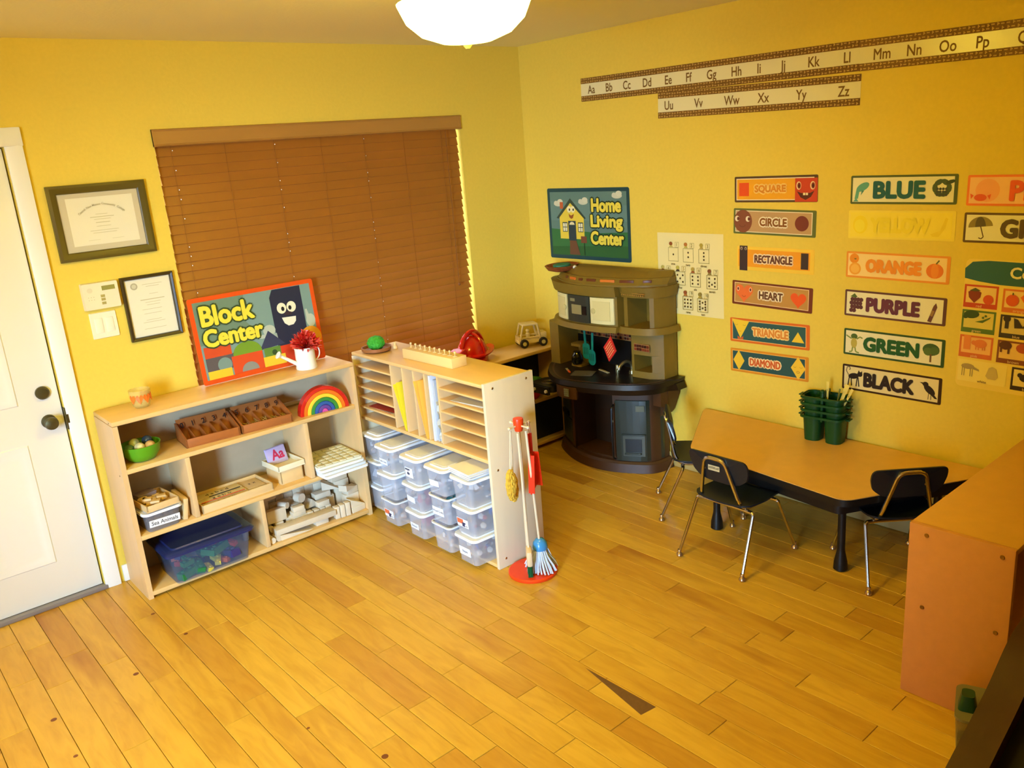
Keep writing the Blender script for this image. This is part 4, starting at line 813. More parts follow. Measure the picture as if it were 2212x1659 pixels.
t = thing('white_bottle', 'small white bottle on the bottom shelf behind the blue lidded bin', 'bottle', (1.43, 3.93, .037)); bm = B(); lathe(bm, [(.014, 0), (.016, .004), (.016, .045), (.007, .055), (.007, .06)], n=16); link_mesh('bottle_body', bm, LID, t); bm = B(); lathe(bm, [(.008, .06), (.008, .075)], n=12); link_mesh('cap', bm, mat((180, 182, 190), .4), t)

# wooden blocks --------------------------------------------------------------
def block(kind, x, y, z, a=0.0, dims=(.07, .035, .035), label=None, roll=0.0, tilt=0.0):
    bm = B(); l, d, h = dims
    if kind == 'box': box(bm, -l / 2, l / 2, -d / 2, d / 2, 0, h, bev=.0015)
    elif kind == 'tri': prism(bm, [(-l / 2, 0), (l / 2, 0), (-l / 2, h)], -d / 2, d / 2, mtx=Matrix(((1, 0, 0, 0), (0, 0, -1, 0), (0, 1, 0, 0), (0, 0, 0, 1))))
    elif kind == 'roof': prism(bm, [(-l / 2, 0), (l / 2, 0), (0, h)], -d / 2, d / 2, mtx=Matrix(((1, 0, 0, 0), (0, 0, -1, 0), (0, 1, 0, 0), (0, 0, 0, 1))))
    elif kind == 'cyl': lathe(bm, [(h / 2, -d / 2), (h / 2, d / 2)], n=20, mtx=Matrix.Translation((0, 0, h / 2)) @ Matrix.Rotation(PI / 2, 4, 'X'))
    elif kind == 'can': lathe(bm, [(l / 2, 0), (l / 2, h)], n=20)
    elif kind == 'arch':
        p = [(-l / 2, 0), (-l / 2, h), (l / 2, h), (l / 2, 0)] + [(l * .27 * math.cos(q), h * .62 * math.sin(q)) for q in [PI * k / 8 for k in range(9)]]
        prism(bm, p[::-1], -d / 2, d / 2, mtx=Matrix(((1, 0, 0, 0), (0, 0, -1, 0), (0, 1, 0, 0), (0, 0, 0, 1))))
    o = link_mesh('wooden_block', bm, BLOCK, loc=(x, y, z), rot=(roll, tilt, a))
    base = {'box': 'plain pale rectangular building block in the bottom right compartment pile', 'tri': 'pale wedge shaped building block in the pile', 'roof': 'pale triangular roof block in the pile', 'cyl': 'round pale cylinder block lying in the pile', 'can': 'upright round cylinder block in the pile', 'arch': 'pale arch shaped building block in the pile'}[kind]
    if kind == 'box' and not label:
        size = 'long' if l > .08 else 'medium' if l > .055 else 'small'
        row = 'lowest' if z < .06 else 'lower' if z < .115 else 'middle' if z < .165 else 'upper'; col = 'left' if x < 1.64 else 'middle' if x < 1.86 else 'right'
        dep = 'back' if y > 3.97 else 'front' if y < 3.885 else 'inner'
        base = '%s rectangular block at the %s %s of the pile, %s part' % (size, row, dep, col)
    tag(o, label or base, 'block', 'unpainted building blocks on the block shelf'); return o
Z0 = .0368; YF_ = 3.772
block('box', 1.700, YF_ + .030, Z0 + .030, -.03, (.335, .062, .030), 'longest pale plank block lying across the front of the pile')
block('tri', 1.640, YF_ + .028, Z0, 0, (.18, .055, .029), 'long wedge block under the front plank')
block('box', 1.79, YF_ + .035, Z0, 0, (.07, .05, .0295), 'short block under the right end of the front plank')
block('cyl', 1.506, YF_ + .035, Z0, 0, (.03, .07, .032), 'left round rod block end at the bottom left of the pile'); block('cyl', 1.541, YF_ + .028, Z0, 0, (.03, .05, .032), 'right round rod block end at the bottom left of the pile')
for k, x in enumerate((1.882, 1.912, 1.942)): block('box', x, YF_ + .022 - .004 * k, Z0, -.12, (.026, .034, .066 + .004 * k), ('first', 'second', 'third')[k] + ' small upright block from the left beside the wedges')
block('box', 2.005, YF_ + .03, Z0, .12, (.085, .05, .032), 'flat block at the bottom right corner of the pile'); block('tri', 2.003, YF_ + .032, Z0 + .0325, .12, (.084, .05, .045), 'wedge block on the bottom right flat block'); block('box', 2.01, YF_ + .09, Z0, 0, (.08, .05, .085)); block('box', 2.012, YF_ + .088, Z0 + .086, .2, (.07, .05, .035), 'tan block behind the right wedge'); block('tri', 1.985, YF_ + .066, Z0 + .122, .5, (.085, .05, .034), 'wedge block on top at the right of the pile')
block('box', 1.505, YF_ + .105, Z0, 0, (.03, .07, .12)); block('box', 1.560, YF_ + .10, Z0, 0, (.07, .05, .03)); block('cyl', 1.538, YF_ + .085, Z0 + .0305, 0, (.03, .05, .03)); block('box', 1.585, YF_ + .095, Z0 + .031, 0, (.045, .04, .036)); block('box', 1.580, YF_ + .10, Z0 + .068, 0, (.105, .035, .068), 'large flat square block at the left of the pile')
block('can', 1.632, YF_ + .085, Z0, 0, (.034, .034, .03)); block('box', 1.655, YF_ + .125, Z0, 0, (.05, .05, .07)); block('cyl', 1.632, YF_ + .115, Z0 + .118, .5, (.034, .06, .034))
block('box', 1.705, YF_ + .10, Z0, 0, (.08, .05, .062)); block('box', 1.700, YF_ + .095, Z0 + .0625, .06, (.072, .04, .027)); block('box', 1.760, YF_ + .09, Z0 + .03, .0, (.03, .035, .033)); block('box', 1.765, YF_ + .11, Z0, .0, (.09, .06, .029)); block('box', 1.700, YF_ + .090, Z0 + .090, -.05, (.062, .036, .025))
block('box', 1.798, YF_ + .09, Z0 + .0295, .0, (.03, .034, .032)); block('box', 1.832, YF_ + .09, Z0, .0, (.03, .034, .063)); block('box', 1.866, YF_ + .095, Z0, 0, (.032, .04, .066)); block('box', 1.842, YF_ + .09, Z0 + .0665, .05, (.066, .036, .030), 'block lying across two cubes in the middle of the pile')
block('box', 1.89, YF_ + .155, Z0, 0, (.09, .05, .09)); block('box', 1.87, YF_ + .15, Z0 + .091, 0, (.09, .05, .03)); block('can', 1.715, YF_ + .15, Z0 + .062, 0, (.056, .056, .05)); block('cyl', 1.735, YF_ + .13, Z0 + .113, .3, (.05, .04, .05), 'round disc block standing up in the middle of the pile')
block('arch', 1.66, YF_ + .18, Z0 + .075, .1, (.11, .04, .055)); block('roof', 1.80, YF_ + .15, Z0 + .064, .2, (.08, .05, .04)); block('box', 1.815, YF_ + .18, Z0, 0, (.10, .05, .063)); block('box', 1.70, YF_ + .185, Z0, 0, (.16, .045, .06))
x = 1.50; rr = random.Random(4)
for row, (z, n_) in enumerate(((0.0, 6), (.05, 6), (.10, 5), (.15, 5), (.195, 3))):
    x = 1.497
    while x < 2.03:
        l = rr.choice((.05, .07, .1)); 
        if x + l > 2.045: break
        block('box', x + l / 2, YF_ + .228, Z0 + .0505 * row, 0, (l - .002, .04, .05)); x += l
block('box', 1.535, YF_ + .17, Z0, 0, (.07, .05, .17)); block('box', 1.60, YF_ + .17, Z0, 0, (.05, .05, .135)); block('box', 1.56, YF_ + .165, Z0 + .171, .1, (.11, .05, .03)); block('tri', 1.93, YF_ + .15, Z0 + .122, -.5, (.09, .05, .05)); block('box', 1.995, YF_ + .165, Z0, 0, (.085, .05, .15)); block('box', 1.985, YF_ + .165, Z0 + .151, .1, (.10, .045, .032))

# ---------------------------------------------------------------- paper cubby (end towards the viewer)
CX0, CX1, CY0, CY1, CH_ = 2.130, 2.415, 2.745, 3.862, .885
cu = thing('paper_cubby', 'birch paper cubby with slots above and clear bins below', 'shelf', ((CX0 + CX1) / 2, (CY0 + CY1) / 2, 0)); T = .018
bm = B(); box(bm, CX0, CX1, CY0 + T, CY1, CH_ - T, CH_, bev=.005); wp('top_board', bm, BIRCHY, cu)
ENDM = mat((226, 208, 172), .4, var=.04, scale=14, stretch=(1, 1, .15), name='pale_end_panel')
for y, h_ in ((CY0, CH_ + .006), (CY1 - T, CH_ - T - .001)):
    bm = B(); box(bm, CX0 - .002, CX1, y + (.001 if y > 3 else 0), y + T - .0008, .0005, h_, bev=.003); wp('end_panel', bm, ENDM, cu)
bm = B(); box(bm, CX1 - .008, CX1 - .001, CY0 + T, CY1 - T, .01, CH_ - T); wp('back_panel', bm, mat((206, 196, 176), .6), cu)
for z in (.535, .022):
    bm = B(); box(bm, CX0 + .001, CX1 - .009, CY0 + T, CY1 - T, z - T, z, bev=.003); wp('shelf_board', bm, BIRCHY, cu)
for y in (3.100, 3.205, 3.298, 3.392, 3.497):
    bm = B(); box(bm, CX0 + .002, CX1 - .009, y - .0055, y + .0055, .5355, CH_ - T - .0005, bev=.0015); wp('divider', bm, BIRCH, cu)
for ya, yb in ((CY0 + T, 3.0945), (3.5025, CY1 - T)):
    for z in (.592, .648, .705, .762, .818):
        bm = B(); box(bm, CX0 + .003, CX1 - .009, ya + .0003, yb - .0003, z - .009, z, bev=.0012); wp('slot_shelf', bm, BIRCHY, cu)
for x, z in ((2.175, .862), (2.372, .862), (2.168, .482), (2.372, .482), (2.172, .045), (2.372, .045)):
    bm = B(); lathe(bm, [(.0058, 0), (.0045, .0018), (.001, .001)], n=12, mtx=Matrix.Translation((x, CY0, z)) @ Matrix.Rotation(PI / 2, 4, 'X')); wp('screw', bm, BRASS, cu)
# things in the slots
def leaf(name, label, cat, col, pts, x0, x1, group=None, th=.004):
    """thin folder: pts = (y,z) foot and head of a leaning sheet"""
    (ya, za), (yb, zb) = pts; t = thing(name, label, cat, ((x0 + x1) / 2, ya, za), group=group)
    l = math.hypot(yb - ya, zb - za); a = math.atan2(-(yb - ya), zb - za); w_ = x1 - x0
    for k, q in enumerate((-1, 1)):
        bm = B(); box(bm, -w_ / 2, w_ / 2, -.0012, .0012, 0, l, bev=.0005, mtx=Matrix.Rotation(a, 4, 'X') @ Matrix.Translation((0, q * th / 2, 0)) @ Matrix.Rotation(-q * .05, 4, 'X')); link_mesh('cover', bm, mat(col, .5), t)
    return t
leaf('folder', 'yellow folder leaning in the tall slot left of the orange one', 'folder', (232, 206, 40), ((3.412, .537), (3.478, .775)), 2.135, 2.36, 'folders', .010)
leaf('folder', 'orange folder leaning in a tall slot', 'folder', (242, 176, 70), ((3.222, .537), (3.276, .82)), 2.128, 2.36, 'folders', .008)
for k, (ya, yb, c_, nm) in enumerate(((3.170, 3.176, (214, 214, 222), 'bluish white tall papers in the slot left of the right shelves'), (3.150, 3.158, (180, 184, 190), 'grey paper pad in the rightmost tall slot'), (3.120, 3.135, (222, 216, 196), 'crumpled white paper at the front of the rightmost tall slot'))):
    t = thing('paper_sheaf', nm, 'paper', (2.24, ya, .5365)); bm = B()
    if k < 2: box(bm, -.105 + .01 * k, .10, -.006, .006, 0, .325 - .02 * k, bev=.001)
    else:
        g_ = [[bm.verts.new((-.108 + .004 * math.sin(i * 2.1 + j) + .012 * i, .008 * math.sin(i * 1.3 + j * 1.7), .02 + .017 * j)) for j in range(12)] for i in range(9)]
        for i in range(8):
            for j in range(11): bm.faces.new((g_[i][j], g_[i + 1][j], g_[i + 1][j + 1], g_[i][j + 1]))
        box(bm, -.10, -.02, -.002, .002, .0, .03)
    link_mesh('sheets', bm, mat(c_, .6), t)
def flat_paper(name, label, x, y, z, a, col, l=.22, w_=.20, n=2):
    t = thing(name, label, 'paper', (x, y, z), a)
    for k in range(n):
        bm = B(); box(bm, -w_ / 2, w_ / 2, -l / 2, l / 2, .0015 * k, .0015 * k + .0011, mtx=Matrix.Rotation(.04 * k, 4, 'Z')); link_mesh('sheet', bm, mat(col[k % len(col)], .6), t)
flat_paper('paper_sheets', 'white papers in the second slot on the right of the cubby', 2.255, 2.925, .7625, .05, [(232, 226, 206), (240, 236, 220)], n=3)
flat_paper('paper_sheets', 'green and red papers in a lower slot on the left of the cubby', 2.25, 3.67, .5925, -.04, [(196, 70, 46), (220, 200, 150), (60, 96, 54)], n=4)
# bins
BC = {1: [(190, 150, 120), (120, 130, 140), (210, 200, 190)], 2: [(84, 110, 170), (170, 60, 70), (150, 140, 130), (200, 120, 110)], 3: [(90, 84, 88), (150, 140, 140), (200, 200, 205)], 4: [(170, 60, 60), (70, 90, 150), (200, 190, 180), (120, 90, 80)]}
rows = (.3135, .1685, .0235)
bins = [
 (3.525, 0, 1, 'Math Cubes', 'top bin of the second stack from the left, text label'), (3.525, 1, 3, None, 'middle bin of the second stack from the left, no label'), (3.525, 2, 1, '*', 'open bottom bin of the second stack with an orange picture label'),
 (3.292, 0, 3, '#', 'top bin of the third stack, square picture label'), (3.292, 1, 2, ' ', 'middle bin of the third stack holding blue and red pieces'), (3.292, 2, 2, 'Dinosaurs', 'bottom bin of the third stack with small tag'),
 (3.078, 0, 3, '', 'top bin of the fourth stack with dark pieces'), (3.078, 1, 3, 'Wood Crafts', 'open bin overflowing with teal foil, middle of the fourth stack'), (3.078, 2, 1, None, 'open bottom bin of the fourth stack, pale and empty looking'),
 (2.876, 0, 1, None, 'top bin under the white papers by the end panel'), (2.876, 1, 4, '*', 'middle bin of the stack by the end panel, orange picture label'), (2.876, 2, 4, 'Shapes', 'bottom bin of the stack by the end panel labelled Shapes'),
 (3.745, 0, 3, None, 'top bin of the far left stack half hidden by the block shelf'), (3.745, 1, 3, None, 'middle bin of the far left stack half hidden by the block shelf'), (3.745, 2, 3, None, 'bottom bin of the far left stack half hidden by the block shelf')]
for k, (y, r_, cset, lt, nm) in enumerate(bins):
    open_ = nm.startswith('open'); oddx = random.uniform(-.005, .005)
    t = make_bin('storage_bin', .305, .170, .128, lid=not open_, contents=BC[cset], seed=k + 20, label_txt=('' if lt in ('*', '#', '', ' ') else lt), lab=(.062, .052) if lt == '#' else ((.085, .042) if lt in ('*', 'Shapes', 'Wood Crafts') else (.07, .03)), lsz=.017 if lt in ('Shapes', 'Wood Crafts') else .0125, labc=(232, 232, 236), lpos=.012)
    t.location = (2.187 + oddx if y < 3.7 else 2.248, y + random.uniform(-.004, .004), rows[r_]); t.rotation_euler = (0, 0, random.uniform(-.03, .03)); tag(t, nm, 'bin', 'storage bins in the cubby')
    if lt in ('*', '#'):
        lc = [c for c in t.children if c.name.startswith('label_card')][0]; A_ = Art(z=.0007)
        if lt == '*': A_.rect(-.04, -.006, .006, .018, (226, 110, 66)); A_.rect(-.004, -.018, .022, .004, (60, 60, 90)); A_.rect(.016, -.02, .04, -.004, (236, 236, 236)); A_.rect(.02, -.014, .036, -.011, (60, 50, 50))
        else: A_.rect(-.028, .012, .010, .020, (70, 70, 90)); A_.ell(-.006, -.006, .012, .007, (60, 66, 90), 10); A_.rect(-.008, -.006, -.004, .012, (80, 80, 90))
        A_.done(lc, 'label_print')
    if 'teal foil' in nm:
        bm = B(); rr = random.Random(2)
        for q in range(12): ball(bm, (rr.uniform(-.12, .06), rr.uniform(-.06, .05), .128 + rr.uniform(-.01, .012)), rr.uniform(.015, .03), sub=1, sc=(1, 1, .6))
        for v in bm.verts: v.co += Vector((rr.uniform(-1, 1), rr.uniform(-1, 1), rr.uniform(-1, 1))) * .005
        o = link_mesh('foil', bm, mat((64, 128, 146), .2, .6, name='teal_foil'), t, smooth=False)
    if nm.startswith('open bottom bin of the fourth'):
        bm = B(); box(bm, -.06, .12, -.05, .03, .10, .104); box(bm, -.02, .1, -.03, .05, .108, .112); link_mesh('dark_sheets', bm, mat((96, 60, 66), .5), t)
t = thing('paper_sheets', 'stack of white papers on top of the bin by the end panel', 'paper', (2.165, 2.878, .4560), -.05)
for k in range(6):
    bm = B(); box(bm, -.115, .11, -.082, .082, 0, .0032, mtx=Matrix.Translation((0, 0, .0045 * k)) @ Matrix.Rotation(random.uniform(-.05, .05), 4, 'Z')); link_mesh('sheet', bm, mat((240, 238, 238), .6), t)

# on top of the cubby
t = thing('potted_plant', 'small green artificial plant on a round brown wooden saucer', 'plant', (2.222, 3.752, CH_ + .0005))
bm = B(); lathe(bm, [(.060, 0), (.078, .008), (.080, .024), (.074, .024), (.068, .010), (.0, .009)], n=28, cap=False); lathe(bm, [(.06, 0), (.001, .0002)], n=28); link_mesh('saucer', bm, mat((150, 92, 44), .5, var=.1, scale=30, name='brown_saucer_wood'), t)
bm = B(); ball(bm, (0, 0, .044), .045, sub=4, sc=(1, 1, .82)); rr = random.Random(8)
for v in bm.verts: v.co += (v.co - Vector((0, 0, .044))).normalized() * rr.uniform(-.0025, .0035)
link_mesh('foliage_ball', bm, mat((58, 158, 40), .7, var=.2, scale=90, name='green_foliage'), t)
bm = B(); lathe(bm, [(.012, 0), (.013, .014), (.006, .022), (.009, .03), (.004, .036)], n=14); o = link_mesh('wooden_bead', bm, LW, loc=(2.31, 3.71, CH_ + .0005)); tag(o, 'tiny wooden bead piece behind the plant saucer', 'toy')
t = thing('knobbed_cylinder_box', 'long pale wooden block box with rows of little knobs', 'toy', (2.262, 3.292, CH_ + .0005), .02)
bm = B(); box(bm, -.045, .045, -.20, .20, 0, .050, bev=.002); link_mesh('block_body', bm, mat((232, 196, 124), .45, var=.04, scale=20, stretch=(1, .2, 1), name='pale_block_wood'), t)
for k in range(10):
    bm = B(); y = -.178 + .0395 * k; lathe(bm, [(.013 - .0006 * k, .0502), (.013 - .0006 * k, .0535)], (-.005, y, 0), 14); link_mesh('cylinder_top', bm, LW, t)
    bm = B(); tube(bm, [(-.005, y, .053), (-.005, y, .066)], .0022, 6); ball(bm, (-.005, y, .070), .0062, sub=2); link_mesh('knob', bm, LW, t)
RP = mat((208, 26, 14), .14, coat=.6, name='glossy_red_plastic')
t = thing('red_helmet', 'glossy red plastic toy helmet behind the cubby', 'toy helmet', (2.935, 3.865, .6435), .3); t.scale = (1.1, 1.1, 1.25)
bm = B(); ball(bm, (0, 0, .035), .098, sub=3, sc=(1.05, .82, 1.0))
for v in list(bm.verts):
    if v.co.z < 0.002: v.co.z = .002
link_mesh('helmet_dome', bm, RP, t)
bm = B(); pr = []
for k in range(28):
    a = 2 * PI * k / 28; e_ = 1 + .45 * max(0, math.cos(a)) ** 2; pr.append((.125 * e_ * math.cos(a), .098 * math.sin(a)))
a_ = [bm.verts.new((x, y, .028 - .10 * (abs(y)) ** 1.0 + .03)) for x, y in pr]; b_ = [bm.verts.new((x * .7, y * .78, .055)) for x, y in pr]; c_ = [bm.verts.new((x, y, .022 - .10 * abs(y) + .03)) for x, y in pr]
for k in range(28): bm.faces.new((a_[k], a_[(k + 1) % 28], b_[(k + 1) % 28], b_[k])); bm.faces.new((a_[k], c_[k], c_[(k + 1) % 28], a_[(k + 1) % 28]))
link_mesh('helmet_brim', bm, RP, t)
bm = B(); tube(bm, [(.11 * math.cos(a), 0, .04 + .112 * math.sin(a)) for a in [PI * (.08 + .84 * k / 12) for k in range(13)]], .012, 8); tube(bm, [(0, .082 * math.cos(a), .04 + .104 * math.sin(a)) for a in [PI * k / 10 for k in range(11)]], .008, 8); link_mesh('helmet_ridge', bm, RP, t)
bm = B(); box(bm, -.14, -.085, -.04, .04, .03, .115, bev=.01, mtx=Matrix.Rotation(-.2, 4, 'Y')); link_mesh('helmet_shield', bm, RP, t)

# ---------------------------------------------------------------- low shelf along the window wall
DARKB = mat((28, 32, 44), .6, name='dark_blue_back_panel')
ls = thing('low_shelf', 'low wooden shelf under the window between cubby and play kitchen', 'shelf', (3.02, 3.893, 0))
bm = B(); box(bm, 2.432, 3.605, 3.752, 4.018, .621, .643, bev=.005); wp('top_board', bm, BIRCHX, ls)
for x in (2.433, 3.580):
    bm = B(); box(bm, x, x + .022, 3.754, 4.018, .0005, .6205, bev=.002); wp('end_panel', bm, BIRCH, ls)
bm = B(); box(bm, 2.456, 3.579, 4.005, 4.016, .01, .620); wp('back_panel', bm, DARKB, ls)
for z in (.330, .050):
    bm = B(); box(bm, 2.456, 3.579, 3.753, 4.004, z - .022, z, bev=.003); wp('shelf_board', bm, BIRCHX, ls)
bm = B(); box(bm, 2.9, 3.578, 3.80, 3.812, .051, .307, bev=.002); wp('lower_panel', bm, DARKB, ls)
t = thing('toy_truck', 'pale wooden toy truck with four dark wheels on the low shelf', 'toy truck', (3.425, 3.885, .6435), -.42)
TW = mat((222, 196, 132), .45, name='toy_truck_wood')
bm = B(); box(bm, -.095, .095, -.045, .045, .026, .045, bev=.003); link_mesh('chassis', bm, TW, t)
bm = B()
for y in (-.038, .038): prism(bm, [(-.085, .045), (.05, .045), (.035, .145), (-.055, .145)], y - .006, y + .006, mtx=Matrix(((1, 0, 0, 0), (0, 0, -1, 0), (0, 1, 0, 0), (0, 0, 0, 1)))) if False else None
for y in (-.040, .040):
    for p in (((-.085, .045), (-.060, .145)), ((.05, .045), (.03, .145)), ((-.060, .143), (.03, .143)), ((-.085, .062), (.05, .062))):
        tube(bm, [(p[0][0], y, p[0][1]), (p[1][0], y, p[1][1])], .0065, 6)
tube(bm, [(-.06, -.04, .143), (-.06, .04, .143)], .0065, 6); tube(bm, [(.03, -.04, .143), (.03, .04, .143)], .0065, 6); box(bm, -.06, .03, -.04, .04, .140, .149, bev=.002); box(bm, .05, .092, -.04, .04, .045, .085, bev=.004); box(bm, -.092, -.085, -.042, .042, .045, .072); link_mesh('cab_frame', bm, TW, t)
bm = B(); lathe(bm, [(.012, .045), (.014, .08), (.008, .088)], (-.02, 0, 0), 14); ball(bm, (-.02, 0, .099), .012, sub=2); link_mesh('peg_driver', bm, TW, t)
for x in (-.062, .062):
    for y in (-.053, .053):
        bm = B(); lathe(bm, [(.026, -.009), (.028, -.006), (.028, .006), (.026, .009)], n=20, mtx=Matrix.Translation((x, y, .0285)) @ Matrix.Rotation(PI / 2, 4, 'X')); wq = link_mesh('wheel', bm, mat((42, 34, 26), .6, name='dark_rubber'), t)
        bm = B(); lathe(bm, [(.013, -.0105), (.013, .0105)], n=14, mtx=Matrix.Translation((x, y, .0285)) @ Matrix.Rotation(PI / 2, 4, 'X')); link_mesh('hub', bm, mat((190, 176, 120), .5), wq)
t = thing('red_basin', 'red toy basin on the low shelf beside the play kitchen', 'basin', (3.32, 3.84, .3305)); bm = B(); lathe(bm, [(.06, 0), (.07, .004), (.10, .055), (.104, .055), (.104, .050), (.073, .002)], n=28, cap=False); lathe(bm, [(.06, 0), (.001, .0003)], n=28); lathe(bm, [(.0685, .004), (.001, .0041)], n=28); link_mesh('basin_shell', bm, mat((196, 40, 30), .35), t)
t = thing('green_toy_bowl', 'green toy bowl with pale rim stacked on the red basin', 'bowl', (3.34, 3.85, .387)); bm = B(); lathe(bm, [(.045, 0), (.06, .01), (.085, .05), (.095, .054), (.085, .054), (.056, .012)], n=28, cap=False); lathe(bm, [(.045, 0), (.001, .0003)], n=28); lathe(bm, [(.0555, .011), (.001, .0111)], n=28); link_mesh('bowl_shell', bm, mat((70, 120, 44), .35), t)
bm = B(); box(bm, -.11, -.085, -.02, .02, .03, .052, bev=.004); link_mesh('bowl_tab', bm, mat((150, 160, 70), .4), t)

# ---------------------------------------------------------------- child cleaning tool stand
SX, SYY = 2.222, 2.620
OR = mat((232, 66, 18), .35, name='orange_red_lacquer')
ROD = mat((222, 204, 170), .4, name='light_wood_rod')
t = thing('tool_stand', 'orange red round floor stand for toy cleaning tools', 'stand', (SX, SYY, 0.0005))
bm = B(); lathe(bm, [(.110, 0), (.112, .004), (.112, .012), (.108, .016)], n=40); link_mesh('round_base', bm, OR, t)
bm = B(); tube(bm, [(.0, .025, .015), (.0, .025, .70)], .0075, 12); link_mesh('pole', bm, ROD, t)
bm = B(); lathe(bm, [(.017, .675), (.020, .69), (.024, .722), (.022, .732)], (0, .025, 0), 24); link_mesh('hub_cap', bm, OR, t)
for a in (-.1, 1.45, PI - .1 + .2, -1.5):
    bm = B(); d = Vector((math.cos(a), math.sin(a), 0)); p = Vector((0, .025, .700)); tube(bm, [p + d * .02, p + d * .055], .0038, 8); ball(bm, p + d * .058, .0075, sub=2); link_mesh('peg', bm, ROD, t)
t = thing('toy_mop', 'toy mop with blue dome and white string head', 'mop', (2.250, 2.592, .018))
bm = B(); tube(bm, [(-.004, -.002, .14), (-.014, .022, .66)], .0055, 10); link_mesh('handle', bm, ROD, t)
bm = B(); lathe(bm, [(.034, .098), (.036, .108), (.031, .130), (.018, .146), (.006, .150)], n=28); link_mesh('blue_dome', bm, mat((62, 140, 196), .25, coat=.4, name='blue_dome_plastic'), t)
bm = B(); rr = random.Random(6)
for k in range(64):
    a = 2 * PI * k / 64 + rr.uniform(-.05, .05); r0 = rr.uniform(.014, .031); r1_ = rr.uniform(.045, .082)
    tube(bm, [(r0 * math.cos(a), r0 * math.sin(a), .100), ((r0 + .012) * math.cos(a), (r0 + .012) * math.sin(a), .07), (r1_ * .86 * math.cos(a + .05), r1_ * .86 * math.sin(a + .05), .032), (r1_ * math.cos(a + .1), r1_ * math.sin(a + .1), rr.uniform(.001, .010))], .0035, 5)
o = link_mesh('mop_strings', bm, mat((206, 214, 226), .8, name='white_cotton_string'), t); o['kind'] = 'stuff'
t = thing('toy_broom', 'toy broom with pale wood head and dark green bristles', 'broom', (2.176, 2.585, .018))
bm = B(); tube(bm, [(0, 0, .12), (.018, .035, .66)], .0055, 10); link_mesh('handle', bm, ROD, t)
bm = B(); box(bm, -.034, .034, -.013, .013, .058, .135, bev=.009, mtx=Matrix.Rotation(.9, 4, 'Z') @ Matrix.Rotation(-.10, 4, 'Y')); link_mesh('brush_head', bm, mat((226, 196, 150), .5), t)
bm = B(); rr = random.Random(7)
for k in range(90):
    x, y = rr.uniform(-.028, .028), rr.uniform(-.009, .009); M_ = Matrix.Rotation(.9, 4, 'Z'); tube(bm, [M_ @ Vector((x, y, .058)), M_ @ Vector((x * 1.1, y * 1.2, .001))], .0016, 4)
link_mesh('bristles', bm, mat((22, 92, 50), .6), t)['kind'] = 'stuff'
t = thing('toy_dustpan', 'red toy dustpan hanging from the stand by a cord', 'dustpan', (2.268, 2.628, .38))
bm = B(); box(bm, -.011, .011, -.004, .004, .17, .275, bev=.003); link_mesh('pan_handle', bm, mat((190, 34, 26), .35), t)
bm = B(); M_ = Matrix.Rotation(.45, 4, 'Z')
p_ = [(-.022, .18), (.022, .18), (.046, .02), (-.030, -.005)]
prism(bm, p_, -.003, .003, mtx=M_ @ Matrix(((1, 0, 0, 0), (0, 0, -1, 0), (0, 1, 0, 0), (0, 0, 0, 1))))
for s_ in (-1, 1): prism(bm, [(s_ * .024, .18), (s_ * .028, .18), (s_ * .050, .01), (s_ * .046, .01)][::s_], -.003, .026, mtx=M_ @ Matrix(((1, 0, 0, 0), (0, 0, -1, 0), (0, 1, 0, 0), (0, 0, 0, 1))))
link_mesh('pan', bm, mat((232, 50, 14), .3), t)
bm = B(); tube(bm, [(0, 0, .27), (-.006, .006, .325), (.002, .0, .33), (.006, -.002, .27)], .0015, 5); link_mesh('hanging_cord', bm, mat((150, 80, 60), .7), t)
for k, (x, y, nm, z) in enumerate(((2.150, 2.640, 'yellow fluffy toy duster hanging left on the stand', 0), (2.186, 2.668, 'second fluffy duster hanging behind the broom handle', -.03))):
    t = thing('toy_duster', nm, 'duster', (x, y, .36 + z)); bm = B(); tube(bm, [(0, 0, .12), (.02 - .01 * k, 0, .33 - z)], .004, 8); link_mesh('handle', bm, ROD, t)
    bm = B(); ball(bm, (0, 0, .085), .022, sub=4, sc=(1, .8, 3.4 - .2 * k)); rr = random.Random(8 + k)
    for v in bm.verts: v.co += Vector((v.co.x, v.co.y, 0)).normalized() * rr.uniform(-.002, .005)
    link_mesh('fluff', bm, mat((214, 170, 52), .9, var=.15, scale=120, name='yellow_fluff'), t, smooth=False)

# ---------------------------------------------------------------- play kitchen
KT = mat((126, 100, 32), .5, var=.03, scale=30, bump=.2, name='khaki_kitchen_plastic')
KB = mat((78, 48, 24), .5, var=.04, scale=30, bump=.2, name='brown_kitchen_plastic')
KD = mat((26, 16, 10), .4, name='dark_counter_plastic'); KG = mat((50, 54, 44), .35, name='grey_door_plastic'); KW = mat((226, 212, 150), .4, name='cream_door_plastic'); KK = mat((16, 13, 10), .35, name='kitchen_black')
kit = thing('play_kitchen', 'khaki and brown plastic play kitchen in the corner', 'toy kitchen', (3.50, 3.32, 0))
XW = 3.612
def offs(curve, d): return [(x - d, y) for x, y in curve]
def body(name, curve, z0, z1, m, top=None, parent=None, cut=None):
    """front curve (far y to near y) closed along the wall"""
    bm = B(); pts = [(XW, curve[0][1])] + curve + [(XW, curve[-1][1])]; tp = None
    if top: tp = [(XW, top[0][1])] + top + [(XW, top[-1][1])]
    prism(bm, pts[::-1], z0, z1, top=tp[::-1] if tp else None); return wp(name, bm, m, parent or kit)
